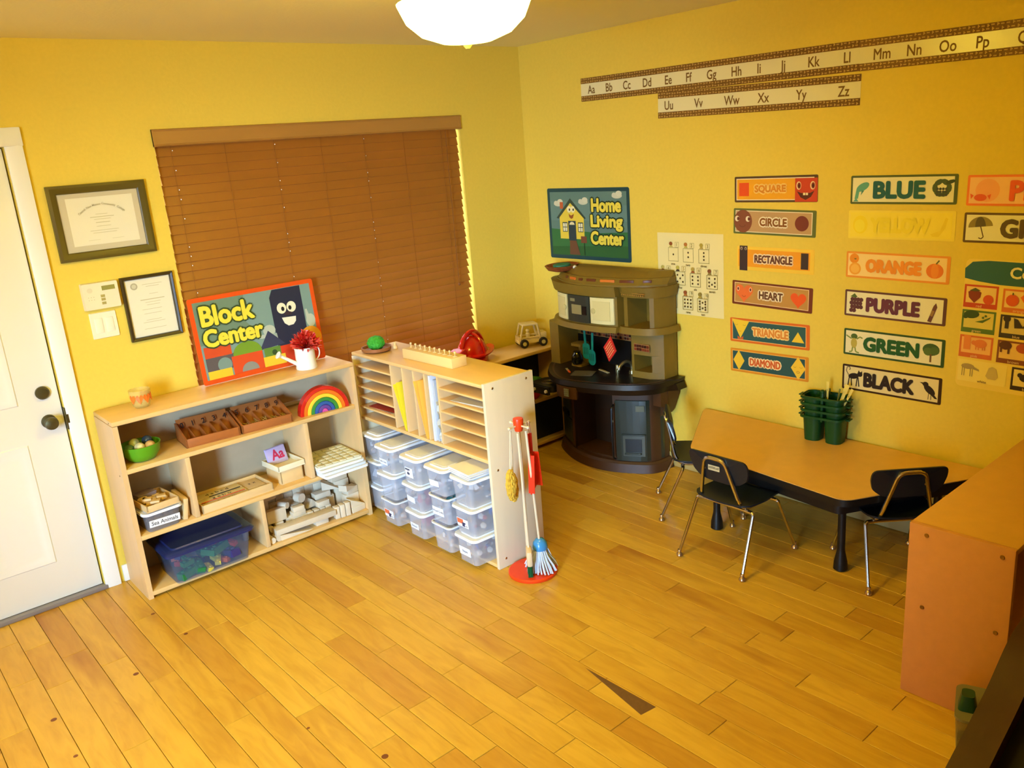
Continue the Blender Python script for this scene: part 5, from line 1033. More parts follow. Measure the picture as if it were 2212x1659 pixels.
def spline(pts, n=5):
    out = []; P = [pts[0]] + list(pts) + [pts[-1]]
    for i in range(1, len(P) - 2):
        p0, p1, p2, p3 = [Vector((*p, 0)) for p in P[i - 1:i + 3]]
        for k in range(n):
            t_ = k / n; q = .5 * ((2 * p1) + (-p0 + p2) * t_ + (2 * p0 - 5 * p1 + 4 * p2 - p3) * t_ ** 2 + (-p0 + 3 * p1 - 3 * p2 + p3) * t_ ** 3); out.append((q.x, q.y))
    out.append(tuple(pts[-1])); return out
base_c = spline([(3.560, 3.742), (3.455, 3.70), (3.345, 3.50), (3.305, 3.32), (3.330, 3.14), (3.435, 2.955), (3.520, 2.915)])
def grow(c, d, dy=0.0): 
    n = len(c); out = []
    for i, (x, y) in enumerate(c):
        a = c[max(i - 1, 0)]; b = c[min(i + 1, n - 1)]; tx, ty = b[0] - a[0], b[1] - a[1]; l = math.hypot(tx, ty) or 1
        nx_, ny_ = ty / l, -tx / l
        if nx_ > 0: nx_, ny_ = -nx_, -ny_
        out.append((x + nx_ * d, min(3.742, y + ny_ * d)))
    return out
body('plinth', base_c, .001, .050, KB, top=grow(base_c, -.012))
body('kick_step', grow(base_c, -.014), .050, .062, KB, top=grow(base_c, -.026))
in_c = grow(base_c, -.035)
body('side_cabinet_right', [(x, y) for x, y in in_c if y < 3.16], .062, .50, KB)
body('side_cabinet_left', [(x, y) for x, y in in_c if y > 3.46], .062, .47, KB)
bm = B(); box(bm, 3.54, 3.60, 3.158, 3.462, .062, .50); wp('knee_space_back', bm, mat((60, 38, 20), .6), kit)
bm = B(); prism(bm, [(x, y) for x, y in [(3.60, 3.46), (3.37, 3.46), (3.36, 3.3), (3.375, 3.16), (3.60, 3.16)]], .062, .075); wp('knee_space_floor', bm, KB, kit)
# counter
ctr = spline([(3.560, 3.742), (3.40, 3.70), (3.235, 3.535), (3.165, 3.36), (3.215, 3.12), (3.30, 2.945), (3.42, 2.845), (3.60, 2.835)])
body('counter_apron', grow(ctr, -.02), .50, .535, KD, top=grow(ctr, -.004))
body('counter_top', ctr, .535, .562, KD, top=grow(ctr, -.008))
bm = B(); prism(bm, grow(ctr, -.03)[2:-2] + grow(ctr, -.04)[2:-2][::-1], .5621, .5635); wp('counter_bead', bm, mat((70, 44, 28), .35), kit)
# flared bracket at the right of the counter
bm = B(); prism(bm, [(3.44, .50), (3.44, .42), (3.50, .40), (3.50, .50)], 2.86, 2.915, mtx=Matrix(((1, 0, 0, 0), (0, 0, 1, 0), (0, 1, 0, 0), (0, 0, 0, 1)))); prism(bm, [(2.850, .535), (2.915, .535), (2.915, .34), (2.900, .36), (2.862, .46)], 3.50, 3.605, mtx=Matrix(((0, 0, 1, 0), (1, 0, 0, 0), (0, 1, 0, 0), (0, 0, 0, 1)))); wp('counter_bracket', bm, KB, kit)
# burner shelf with stove knob panel at the left
bm = B(); prism(bm, rrect(.15, .20, .03, 4, 3.235, 3.535), .470, .505); wp('burner_shelf', bm, KK, kit)
bm = B(); prism(bm, rrect(.02, .13, .008, 3, 3.158, 3.52), .455, .50); wp('control_panel', bm, KK, kit)
for y in (3.47, 3.57):
    bm = B(); lathe(bm, [(.010, 0), (.009, .01)], n=12, mtx=Matrix.Translation((3.148, y, .478)) @ Matrix.Rotation(-PI / 2, 4, 'Y')); wp('control_knob', bm, mat((190, 180, 160), .4), kit)
for q in range(3):
    bm = B(); r_ = .022 + .011 * q; tube(bm, [(3.235 + r_ * math.cos(a), 3.535 + r_ * math.sin(a), .507) for a in [2 * PI * k / 20 for k in range(21)]], .0016, 5, cap=False); wp('burner_ring', bm, mat((88, 70, 48), .4), kit)
# oven at left, phone panel, fridge at right
def on_curve(c, y0, y1, z0, z1, d, th, m, name, inset=None, parent=None, n=6, zc=0.0):
    """plate following the front curve between y0 and y1, standing d proud"""
    def xat(y):
        for (xa, ya), (xb, yb) in zip(c, c[1:]):
            if (ya - y) * (yb - y) <= 0 and ya != yb: return xa + (xb - xa) * (y - ya) / (yb - ya)
        return c[0][0]
    ys = [y0 + (y1 - y0) * k / n for k in range(n + 1)]
    fr = [(xat(y) - d - th, y) for y in ys]; bk = [(xat(y) - d, y) for y in ys]
    bm = B(); prism(bm, fr + bk[::-1], z0, z1)
    es = [e for e in bm.edges]; 
    if min(th, z1 - z0) > .006: bmesh.ops.bevel(bm, geom=es, offset=.0022, segments=2, affect='EDGES', profile=.5)
    o = link_mesh(name, bm, m, parent or kit, base=kit.location); return o
on_curve(in_c, 3.50, 3.66, .09, .235, .0005, .012, KG, 'oven_door'); on_curve(in_c, 3.50, 3.66, .242, .385, .0005, .012, KG, 'oven_door'); on_curve(in_c, 3.53, 3.63, .255, .285, .0128, .014, KK, 'oven_handle')
on_curve(in_c, 3.50, 3.66, .392, .46, .0005, .012, KB, 'oven_controls'); on_curve(in_c, 3.58, 3.64, .405, .445, .0128, .003, KK, 'oven_display')
on_curve(in_c, 3.465, 3.490, .08, .44, .0005, .016, KB, 'side_trim')
on_curve(ctr, 3.26, 3.42, .455, .528, -.022, .014, KB, 'phone_panel'); 
bm = B()
for a in range(4):
    for b in range(3): box(bm, 3.1615, 3.1655, 3.30 + .013 * b, 3.310 + .013 * b, .472 + .012 * a, .481 + .012 * a)
wp('keypad', bm, mat((130, 130, 110), .4), kit)
on_curve(in_c, 3.130, 2.945, .068, .432, .0005, .016, KG, 'fridge_door')
fr_c = grow(in_c, .0165)
on_curve(fr_c, 3.088, 2.980, .10, .225, 0, .004, mat((82, 84, 74), .3), 'dispenser_frame'); on_curve(fr_c, 3.075, 2.994, .125, .205, .0042, .002, mat((30, 28, 24), .4), 'dispenser_recess'); on_curve(fr_c, 3.075, 2.994, .112, .122, .0042, .012, KG, 'dispenser_tray'); on_curve(fr_c, 3.093, 2.975, .226, .234, 0, .012, KG, 'dispenser_ledge')
on_curve(fr_c, 3.02, 2.98, .370, .405, 0, .003, mat((92, 92, 66), .35), 'fridge_badge')
bm = B(); tube(bm, smooth_path([(3.335, 3.118, .415), (3.312, 3.114, .40), (3.303, 3.110, .25), (3.312, 3.114, .10), (3.335, 3.118, .085)]), .0055, 8); wp('fridge_handle', bm, KK, kit)
bm = B(); c0 = Vector((3.535, 3.30, .20))
for dy, dz, r_ in ((0, 0, .016), (-.020, .018, .007), (-.007, .026, .007), (.007, .026, .007), (.020, .018, .007)): lathe(bm, [(r_, 0), (r_ * .8, .002)], n=12, mtx=Matrix.Translation(c0 + Vector((.003, dy, dz))) @ Matrix.Rotation(-PI / 2, 4, 'Y'))
wp('paw_emblem', bm, mat((190, 172, 120), .5), kit)
# hutch: back wall, side pillars, canopy
hut_y0, hut_y1 = 3.74, 2.878
bm = B(); box(bm, 3.588, XW, hut_y1, hut_y0, .562, 1.08); wp('hutch_back', bm, KT, kit)
bm = B(); box(bm, 3.580, 3.5875, 3.09, 3.62, .565, .722); wp('backsplash_dark', bm, KK, kit)
hl = [(3.588, 3.742), (3.50, 3.735), (3.43, 3.68), (3.415, 3.62)]
bm = B(); prism(bm, [(3.588, 3.74), (3.455, 3.735), (3.42, 3.70), (3.42, 3.625), (3.588, 3.625)], .562, .82); wp('left_pillar', bm, KT, kit)
# right shelf tower with opening
def tower(z0, z1, zi0, zi1, name):
    bm = B(); ya, yb = 3.075, 2.878; xf = 3.445
    pr = [(3.587, ya), (xf + .01, ya), (xf, ya - .012), (xf + .012, yb + .07), (xf + .045, yb + .018), (3.50, yb), (3.587, yb)]
    prism(bm, pr[::-1], z0, zi0); prism(bm, pr[::-1], zi1, z1)
    prism(bm, [(3.587, ya), (xf + .01, ya), (xf, ya - .012), (xf, ya - .028), (3.587, ya - .028)][::-1], zi0, zi1)
    prism(bm, [(3.587, yb + .045), (xf + .017, yb + .055), (xf + .024, yb + .040), (xf + .045, yb + .018), (3.50, yb), (3.587, yb)][::-1], zi0, zi1)
    return wp(name, bm, KT, kit)
tower(.562, .820, .60, .695, 'right_tower_lower')
can = spline([(3.560, 3.720), (3.485, 3.68), (3.412, 3.57), (3.378, 3.42), (3.385, 3.22), (3.41, 3.128)])
lipL = grow(can, .035)
body('canopy_lower_lip', lipL, .820, .850, KT, top=grow(can, .022))
body('canopy_box_left', can, .850, 1.022, KT)
body('canopy_band_left', grow(can, .020), 1.022, 1.080, KT, top=grow(can, .034))
canR = spline([(3.47, 3.112), (3.425, 3.100), (3.425, 3.00), (3.46, 2.915), (3.53, 2.875)])
body('canopy_lower_lip', grow(canR, .028), .820, .856, KT, top=grow(canR, .018))
body('canopy_band_right', grow(canR, .006), 1.022, 1.080, KT, top=grow(canR, .020))
bm = B(); xf = 3.425; 
prism(bm, [(3.587, 3.100), (3.44, 3.100), (3.426, 3.092), (3.426, 3.066), (3.587, 3.066)][::-1], .856, 1.022); wp('cubby_side', bm, KT, kit)
bm = B(); prism(bm, [(3.587, 2.932), (3.47, 2.935), (3.452, 2.932), (3.463, 2.910), (3.53, 2.877), (3.587, 2.877)][::-1], .856, 1.022); wp('cubby_side', bm, KT, kit)
# rounded top
allc = spline([(3.560, 3.725), (3.465, 3.665), (3.385, 3.53), (3.345, 3.38), (3.355, 3.22), (3.39, 3.07), (3.44, 2.945), (3.53, 2.865)])
body('canopy_cornice', grow(allc, -.008), 1.080, 1.090, KT)
body('canopy_top_slope', grow(allc, -.014), 1.090, 1.122, KT, top=offs(grow(allc, -.014), -.03))
body('canopy_roof', [(min(x, XW - .002), y) for x, y in offs(grow(allc, -.02), -.045)], 1.122, 1.152, KT, top=[(min(x, XW - .001), y) for x, y in offs(grow(allc, -.03), -.08)])
slope = grow(allc, -.014)
def tile(i0, i1, c_):
    a, b = slope[i0], slope[i1]; v = Vector((b[0] - a[0], b[1] - a[1], 0)); l = v.length; ang = math.atan2(v.y, v.x)
    mid = ((a[0] + b[0]) / 2 + .014, (a[1] + b[1]) / 2, 1.105); bm = B(); box(bm, -l / 2, l / 2, -.0035, .0035, -.011, .011, bev=.0015, mtx=Matrix.Rotation(ang, 4, 'Z') @ Matrix.Rotation(-.80, 4, 'X') if False else Matrix.Rotation(ang, 4, 'Z') @ Matrix.Rotation(.0, 4, 'X'))
    o = link_mesh('accent_tile', bm, mat(c_, .4), kit); o.location = Vector(mid) - kit.location
for i0, i1, c_ in ((10, 11, (112, 54, 22)), (12, 14, (206, 104, 34)), (15, 16, (104, 52, 22)), (17, 19, (104, 52, 22)), (20, 23, (214, 116, 40)), (24, 27, (104, 52, 22)), (29, 31, (104, 52, 22))): tile(i0, min(i1, len(slope) - 1), c_)
# doors on the canopy
on_curve(can, 3.615, 3.492, .862, 1.012, .0005, .012, KW, 'cream_door'); on_curve(can, 3.484, 3.305, .858, 1.014, .0005, .010, KG, 'microwave_door'); on_curve(can, 3.295, 3.140, .862, 1.012, .0005, .012, KW, 'cream_door')
cf = grow(can, .0125); on_curve(cf, 3.275, 3.160, .882, .992, 0, .003, mat((216, 200, 136), .4), 'door_raised_panel'); on_curve(cf, 3.595, 3.510, .882, .992, 0, .003, mat((216, 200, 136), .4), 'door_raised_panel')
on_curve(grow(can, .0105), 3.445, 3.365, .905, .960, 0, .003, mat((150, 138, 90), .3), 'microwave_window'); on_curve(grow(can, .0105), 3.358, 3.325, .905, .955, 0, .004, KK, 'microwave_keypad'); on_curve(grow(can, .0105), 3.455, 3.415, .978, .995, 0, .003, mat((140, 132, 90), .3), 'microwave_display')
for y in (3.272, 3.512):
    bm = B(); lathe(bm, [(.016, 0), (.016, .003), (.010, .005)], n=18, mtx=Matrix.Translation((3.366 if y < 3.5 else 3.375, y, .935)) @ Matrix.Rotation(-PI / 2, 4, 'Y')); wp('door_pull', bm, mat((200, 184, 120), .4), kit)
bm = B()
for k in range(11): ball(bm, (3.412, 3.090 - .015 * k, 1.038), .0045, sub=1)
box(bm, 3.410, 3.416, 2.93, 3.100, 1.047, 1.050); wp('beaded_trim', bm, mat((176, 124, 50), .4), kit)
# mosaic backsplash: each tile a piece
mos = [(96, 40, 24), (130, 58, 32), (70, 30, 20), (150, 84, 40), (52, 26, 18)]; rr = random.Random(12)
bm = B(); box(bm, 3.583, 3.5875, 3.085, 3.60, .724, .812); wp('mosaic_grout', bm, mat((160, 112, 60), .6), kit)
tm = {}
for j in range(4):
    for k in range(27):
        c_ = rr.choice(mos)
        if c_ not in tm:
            bm = B(); box(bm, -.0015, .0015, -.0078, .0078, -.0078, .0078, bev=.001); tm[c_] = link_mesh('mosaic_tile', bm, mat(c_, .25), kit); o = tm[c_]
        else: o = tm[c_].copy(); C.objects.link(o); o.parent = kit
        o.location = Vector((3.5818, 3.100 + .0187 * k, .736 + .0198 * j)) - kit.location
bm = B(); box(bm, 3.444, 3.447, 2.935, 3.045, .720, .760); wp('mosaic_grout', bm, mat((160, 112, 60), .6), kit)
for j in range(2):
    for k in range(6):
        o = tm[rr.choice(list(tm))].copy(); C.objects.link(o); o.parent = kit; o.location = Vector((3.4432, 2.945 + .0178 * k, .730 + .0185 * j)) - kit.location
# faucet, coffee pot stand, sink
bm = B(); tube(bm, smooth_path([(3.50, 3.115, .562), (3.50, 3.115, .625), (3.455, 3.125, .645), (3.415, 3.135, .615), (3.412, 3.136, .598)], 5, .5), .010, 12); lathe(bm, [(.02, .5622), (.018, .58)], (3.50, 3.115, 0), 18); wp('faucet', bm, mat((170, 160, 120), .25, .9, name='faucet_metal'), kit)
bm = B(); lathe(bm, [(.012, .5622), (.014, .60), (.010, .612)], (3.455, 3.185, 0), 14); wp('faucet_lever', bm, mat((170, 160, 120), .25, .9, name='faucet_metal'), kit)
bm = B(); a = [bm.verts.new((x, y, .5628)) for x, y in rrect(.13, .22, .05, 5, 3.38, 3.08)]; bm.faces.new(a); wp('sink_basin', bm, KK, kit)
bm = B(); prism(bm, rrect(.08, .085, .012, 3, 3.47, 3.50), .5622, .575); prism(bm, rrect(.03, .08, .008, 3, 3.51, 3.50), .575, .69); prism(bm, rrect(.085, .085, .012, 3, 3.475, 3.50), .685, .70); wp('coffee_maker', bm, KT, kit)
t = thing('coffee_pot', 'dark toy coffee pot on the play kitchen counter', 'toy pot', (3.445, 3.50, .5755)); bm = B(); lathe(bm, [(.028, 0), (.036, .02), (.034, .05), (.022, .072), (.024, .078)], n=24); link_mesh('pot_body', bm, mat((22, 20, 18), .08, coat=.8, name='dark_pot_glass'), t)
bm = B(); tube(bm, smooth_path([(-.024, -.012, .066), (-.055, -.03, .06), (-.05, -.028, .02), (-.034, -.018, .02)]), .0045, 8); link_mesh('pot_handle', bm, KK, t)
# hanging utensils and mitt
TL = mat((20, 128, 116), .35, name='teal_plastic')
for k, (y, nm, dz) in enumerate(((3.400, 'teal toy spatula hanging left', .012), (3.352, 'teal toy slotted spoon hanging right of the spatula', -.02))):
    t = thing('toy_utensil', nm, 'utensil', (3.425 - .004 * k, y, .62 + dz)); bm = B(); box(bm, -.003, .003, -.008, .008, .07, .19, bev=.002, mtx=Matrix.Rotation(.06 * (k * 2 - 1), 4, 'X')); link_mesh('handle', bm, TL, t)
    bm = B(); prism(bm, rrect(.056, .095, .02 if k == 0 else .027, 4, 0, .04), -.002, .002, mtx=Matrix(((0, 0, 1, 0), (1, 0, 0, 0), (0, 1, 0, 0), (0, 0, 0, 1)))); link_mesh('blade', bm, TL, t)
    bm = B()
    for q in range(3): box(bm, -.0026, -.0022, -.016 + .014 * q, -.011 + .014 * q, .02, .062)
    link_mesh('slots', bm, mat((10, 74, 68), .5), t)
t = thing('pot_holder', 'red toy pot holder with cream pattern hanging by a corner', 'pot holder', (3.385, 3.172, .722)); M_ = Matrix.Rotation(.12, 4, 'X') @ Matrix(((0, 0, 1, 0), (1, 0, 0, 0), (0, 1, 0, 0), (0, 0, 0, 1)))
bm = B(); prism(bm, [(0, -.075), (.048, 0), (0, .075), (-.048, 0)], -.003, .003, mtx=M_); link_mesh('pad', bm, mat((206, 40, 22), .7), t)
A_ = Art(z=.0032)
for q in range(7):
    u = -.9 + .3 * q
    for j in range(7):
        v = -.9 + .3 * j; px_, py_ = (u - v) * .024, (u + v) * .0375
        if abs(u) < .85 and abs(v) < .85: A_.line([(px_ - .0045, py_ - .006), (px_ + .0045, py_ + .004)], .0036, (238, 176, 104))
o = A_.done(t, 'printed_pattern'); o.matrix_local = Matrix(((0, 0, -1, 0), (-1, 0, 0, 0), (0, 1, 0, 0), (0, 0, 0, 1))) @ Matrix.Rotation(-.12, 4, 'Z')
bm = B(); tube(bm, [(0, -.008, .072), (.0, -.010, .105)], .0012, 5); link_mesh('loop', bm, mat((206, 60, 30), .7), t)
# things on the counter and roof
bm = B(); prism(bm, rrect(.10, .13, .01, 3), 0, .004); o = link_mesh('toy_pan_lid', bm, mat((92, 84, 70), .4), loc=(3.33, 3.34, .5640), rot=(0, 0, .5)); tag(o, 'flat grey brown toy board lying on the kitchen counter', 'board')
t = thing('toy_knife', 'toy knife with orange handle on the counter left of the grey board', 'toy knife', (3.31, 3.44, .5640), 1.0); bm = B(); box(bm, -.03, .015, -.006, .006, .001, .010, bev=.003); link_mesh('handle', bm, mat((206, 84, 40), .4), t); bm = B(); box(bm, .0155, .07, -.007, .007, .003, .005); link_mesh('blade', bm, mat((150, 140, 110), .4), t)
bm = B(); box(bm, -.05, .05, -.008, .008, 0, .006, bev=.002); o = link_mesh('ruler_stick', bm, mat((170, 160, 120), .4), loc=(3.43, 3.27, .5640), rot=(0, 0, 1.3)); tag(o, 'pale grey stick behind the toy board on the kitchen counter', 'stick')
t = thing('clay_dish', 'decorated clay dish with turquoise centre on top of the play kitchen', 'dish', (3.475, 3.70, 1.153), .4)
ng = 28; bm = B(); rg = []
for rr_, z in ((.05, 0), (.085, .008), (.105, .030), (.095, .030), (.070, .014), (.0005, .012)):
    rg.append([bm.verts.new((rr_ * (1.15 + .05 * math.cos(6 * 2 * PI * k / ng)) * math.cos(2 * PI * k / ng), rr_ * .85 * math.sin(2 * PI * k / ng), z)) for k in range(ng)])
for a, b in zip(rg, rg[1:]):
    for k in range(ng): bm.faces.new((a[k], a[(k + 1) % ng], b[(k + 1) % ng], b[k]))
bm.faces.new(rg[0][::-1]); link_mesh('dish_body', bm, mat((150, 76, 34), .5, var=.3, scale=60, name='painted_clay'), t)
bm = B(); prism(bm, [(.068 * math.cos(a), .045 * math.sin(a)) for a in [2 * PI * k / 20 for k in range(20)]], .016, .033); link_mesh('turquoise_centre', bm, mat((60, 140, 120), .5), t)
bm = B(); ball(bm, (-.03, -.088, .022), .016, sub=2, sc=(1.3, .6, .6)); link_mesh('white_tag', bm, mat((236, 226, 200), .5), t)
t.location = (3.495, 3.640, 1.1235); t.scale = (1.0, 1.1, 1.2)

# ---------------------------------------------------------------- table
TB = mat((226, 176, 92), .38, var=.03, scale=18, name='table_laminate')
tt_ = thing('activity_table', 'low trapezoid table with wood-tone top and black edge', 'table', (3.30, 1.93, 0))
def round_poly(p, r, n=5):
    out = []
    for i in range(len(p)):
        a, b, c_ = [Vector((*q, 0)) for q in (p[i - 1], p[i], p[(i + 1) % len(p)])]; u = b + (a - b).normalized() * r; v = b + (c_ - b).normalized() * r
        for k in range(n + 1): t_ = k / n; q = u * (1 - t_) ** 2 + b * 2 * t_ * (1 - t_) + v * t_ * t_; out.append((q.x, q.y))
    return out
tp = round_poly([(3.612, 2.70), (3.060, 2.375), (2.962, 1.535), (3.612, 1.185)], .05)
bm = B(); prism(bm, tp, .3978, .401); wp('table_top', bm, TB, tt_)
cxm, cym = 3.31, 1.94
bm = B(); tq = [(cxm + (x - cxm) * 1.004 if x < 3.6 else x, cym + (y - cym) * 1.004) for x, y in tp]; prism(bm, tq, .368, .3977); wp('black_edge_band', bm, BLACK, tt_)
ap = round_poly([(3.56, 2.55), (3.13, 2.30), (3.045, 1.60), (3.56, 1.33)], .03)
bm = B(); a = [(cxm + (x - cxm) * .95, cym + (y - cym) * .95) for x, y in ap]
lo = [bm.verts.new((x, y, .29)) for x, y in ap]; hi = [bm.verts.new((x, y, .3678)) for x, y in ap]; lo2 = [bm.verts.new((x, y, .29)) for x, y in a]; hi2 = [bm.verts.new((x, y, .3678)) for x, y in a]; n_ = len(ap)
for u, v in ((lo, hi), (hi2, lo2), (lo2, lo), (hi, hi2)):
    for k in range(n_): bm.faces.new((u[k], u[(k + 1) % n_], v[(k + 1) % n_], v[k]))
wp('apron', bm, BLACK, tt_)
for x, y in ((3.109, 2.256), (3.118, 1.623), (3.52, 2.47), (3.52, 1.40)):
    bm = B(); lathe(bm, [(.024, .001), (.030, .006), (.028, .04), (.018, .085), (.0165, .10), (.0165, .367)], (x, y, 0), 20); wp('leg', bm, BLACK, tt_)
# caddies
GC = mat((16, 70, 28), .4, name='green_caddy_plastic')
def caddy_mesh(z):
    bm = B(); W, D_ = .205, .125
    for (cx_, w_) in ((-.052, .088), (.052, .088)):
        o1 = rrect(w_ - .012, .092, .03, 5, cx_, 0); o2 = rrect(w_, .108, .032, 5, cx_, 0); i2 = rrect(w_ - .006, .102, .03, 5, cx_, 0); i1 = rrect(w_ - .018, .086, .028, 5, cx_, 0)
        R_s = [[bm.verts.new((*p, zz)) for p in o_] for o_, zz in ((o1, 0), (o2, .125), (i2, .125), (i1, .004))]
        for a, b in zip(R_s, R_s[1:]):
            for k in range(len(a)): bm.faces.new((a[k], a[(k + 1) % len(a)], b[(k + 1) % len(a)], b[k]))
        bm.faces.new(R_s[0][::-1]); bm.faces.new(R_s[-1])
    return bm
cad = None
for k, nm in enumerate(('bottom green caddy of the stack standing on the table', 'second green caddy from the bottom of the stack', 'third green caddy from the bottom of the stack', 'topmost green caddy holding white plastic knives')):
    t = thing('green_caddy', nm, 'caddy', (3.545, 1.948, .4015 + .032 * k), PI / 2 + .10, 'stacked green caddies'); bm = caddy_mesh(0) if k in (0, 3) else None
    if k in (0, 3):
        link_mesh('caddy_cups', bm, GC, t)
    bm = B(); o_ = rrect(.214, .130, .034, 5); i_ = rrect(.200, .114, .03, 5)
    R_s = [[bm.verts.new((*p, zz)) for p in q] for q, zz in ((i_, .119), (o_, .117), (o_, .127), (i_, .128))]
    for a, b in zip(R_s, R_s[1:] + R_s[:1]):
        for j in range(len(a)): bm.faces.new((a[j], a[(j + 1) % len(a)], b[(j + 1) % len(a)], b[j]))
    link_mesh('rim', bm, GC, t)
    bm = B(); box(bm, .105, .124, -.02, .02, .116, .122, bev=.002); box(bm, -.124, -.105, -.02, .02, .116, .122, bev=.002); link_mesh('end_tab', bm, GC, t)
    if k == 3:
        bm = B(); box(bm, -.006, .006, -.045, .045, .004, .150, bev=.002); ball(bm, (0, .035, .152), .012, sub=2); link_mesh('handle_wall', bm, GC, t)
UT = mat((236, 214, 110), .35, name='pale_plastic_cutlery')
for k, (dx, dy, rx, ry, l, w_, nm) in enumerate(((-.005, -.022, -.05, .10, .155, .010, 'left pale plastic knife in the top caddy'), (.0, -.052, .28, .12, .160, .016, 'wide pale plastic knife in the top caddy'), (.01, -.060, .40, .05, .150, .009, 'rightmost pale plastic handle in the top caddy'), (.012, -.046, .22, -.1, .140, .006, 'thin greenish handle in the top caddy'))):
    bm = B(); box(bm, -.0012, .0012, -w_ / 2, w_ / 2, 0, l, bev=.0006); box(bm, -.0012, .0012, -w_ * .7, w_ * .7, l - .01, l + .035, bev=.0006)
    o = link_mesh('plastic_knife', bm, UT if k < 3 else mat((120, 120, 50), .4), loc=(3.545 + dx - .02, 1.948 + dy, .506), rot=(rx, ry, 0)); tag(o, nm, 'cutlery', 'plastic knives in the top caddy')

# ---------------------------------------------------------------- chairs (face +x locally)
def make_chair(label, sticker=False):
    t = thing('toddler_chair', label, 'chair', group='small school chairs around the table')
    # seat shell
    bm = B(); n_ = 10; gr = []
    for i in range(n_ + 1):
        u = -1 + 2 * i / n_; row = []
        for j in range(n_ + 1):
            v = -1 + 2 * j / n_; sx_ = u * .145 * (1 - .06 * v * v); sy_ = v * .15 * (1 - .10 * u * u - .03 * u); k_ = (abs(u) ** 4 + abs(v) ** 4)
            if abs(u) > .8 and abs(v) > .8: sx_ *= .94; sy_ *= .94
            z = .296 + .008 * v * v + (-.016 * max(0, u - .5) ** 2 * 4) + .006 * max(0, -u); row.append((sx_ + .01, sy_, z))
        gr.append(row)
    top = [[bm.verts.new(p) for p in r] for r in gr]; bot = [[bm.verts.new((p[0], p[1], p[2] - .008)) for p in r] for r in gr]
    for i in range(n_):
        for j in range(n_):
            bm.faces.new((top[i][j], top[i + 1][j], top[i + 1][j + 1], top[i][j + 1])); bm.faces.new((bot[i][j], bot[i][j + 1], bot[i + 1][j + 1], bot[i + 1][j]))
    for i in range(n_):
        for (a, b) in (((i, 0), (i + 1, 0)), ((i + 1, n_), (i, n_))): bm.faces.new((bot[a[0]][a[1]], bot[b[0]][b[1]], top[b[0]][b[1]], top[a[0]][a[1]]))
        for (a, b) in (((0, i + 1), (0, i)), ((n_, i), (n_, i + 1))): bm.faces.new((bot[a[0]][a[1]], bot[b[0]][b[1]], top[b[0]][b[1]], top[a[0]][a[1]]))
    link_mesh('seat', bm, NAVY, t)
    # backrest: wide rounded panel, narrower below, slightly curved
    ol = [(-.150, .505), (-.135, .520), (.135, .520), (.150, .505), (.152, .470), (.140, .425), (.105, .398), (.06, .390), (-.06, .390), (-.105, .398), (-.140, .425), (-.152, .470)]
    ol = round_poly(ol, .012, 2); bm = B()
    def bp(y, z, d): return (-.128 - .10 * (z - .39) / .13 * .35 - 1.0 * y * y * -.9 + d, y, z)
    c_ = Vector((0, .455)); rings = []
    for d in (.005, -.005):
        for s in ((1.0,) if d > 0 else (1.0,)):
            rings.append([bm.verts.new(bp(y, z, d)) for y, z in ol])
    cf_ = []
    for d, rg_ in ((.005, rings[0]), (-.005, rings[1])):
        prev = rg_
        for s in (.66, .33):
            cur = [bm.verts.new(bp(y * s, .455 + (z - .455) * s, d)) for y, z in ol]
            for k in range(len(ol)): bm.faces.new((prev[k], prev[(k + 1) % len(ol)], cur[(k + 1) % len(ol)], cur[k]))
            prev = cur
        bm.faces.new(prev)
    for k in range(len(ol)): bm.faces.new((rings[0][k], rings[0][(k + 1) % len(ol)], rings[1][(k + 1) % len(ol)], rings[1][k]))
    link_mesh('backrest', bm, NAVY, t)
    # chrome tube frame
    bm = B(); tube(bm, smooth_path([(.06, -.112, .278), (-.115, -.108, .280), (-.162, -.052, .508), (-.162, .052, .508), (-.115, .108, .280), (.06, .112, .278)], 5, .32), .0085, 10); link_mesh('back_frame', bm, CHROME, t)
    for sx_ in (-1, 1):
        bm = B(); xx = -.085 if sx_ < 0 else .095; tube(bm, [(xx, -.12, .270), (xx, .12, .270)], .0085, 10); link_mesh('cross_tube', bm, CHROME, t)
        for sy_ in (-1, 1):
            bm = B(); tube(bm, smooth_path([(xx, sy_ * .10, .270), (xx + sx_ * .002, sy_ * .148, .268), (sx_ * .198, sy_ * .170, .022)], 6, .3), .0092, 10, r1=.0072)
            lg = link_mesh('leg', bm, CHROME, t)
            bm = B(); lathe(bm, [(.0085, .034), (.010, .026), (.006, .022), (.013, .014), (.015, .006), (.012, .0005)], (sx_ * .200, sy_ * .170, 0), 14); link_mesh('foot_glide', bm, mat((196, 160, 110), .25, .8, name='foot_glide_metal'), lg)
    for sy_ in (-1, 1):
        bm = B(); lathe(bm, [(.006, 0), (.004, .003)], n=10, mtx=Matrix.Translation((-.1475, sy_ * .062, .448)) @ Matrix.Rotation(-PI / 2, 4, 'Y')); link_mesh('rivet', bm, BRASS, t)
    return t
def put(t, x, y, d):
    t.location = (x, y, .0005); t.rotation_euler = (0, 0, math.atan2(d[1], d[0]))
chB = make_chair('small dark school chair with a name sticker, middle of the three'); put(chB, 2.965, 2.043, (1, -.02))
chA = dup(chB, 'small dark school chair at the left end of the table'); put(chA, 3.265, 2.480, (.67, -.74))
chC = dup(chB, 'small dark school chair nearest the viewer, back to the camera'); put(chC, 3.260, 1.476, (.66, .75))
st = bpy.data.objects.new('x', None)
A_ = Art(z=0); A_.rect(-.030, -.012, .030, .012, (196, 186, 150)); rr = random.Random(5)
for k in range(9): A_.rect(-.026 + .006 * k, -.004, -.0225 + .006 * k, rr.uniform(.002, .007), (70, 60, 40))
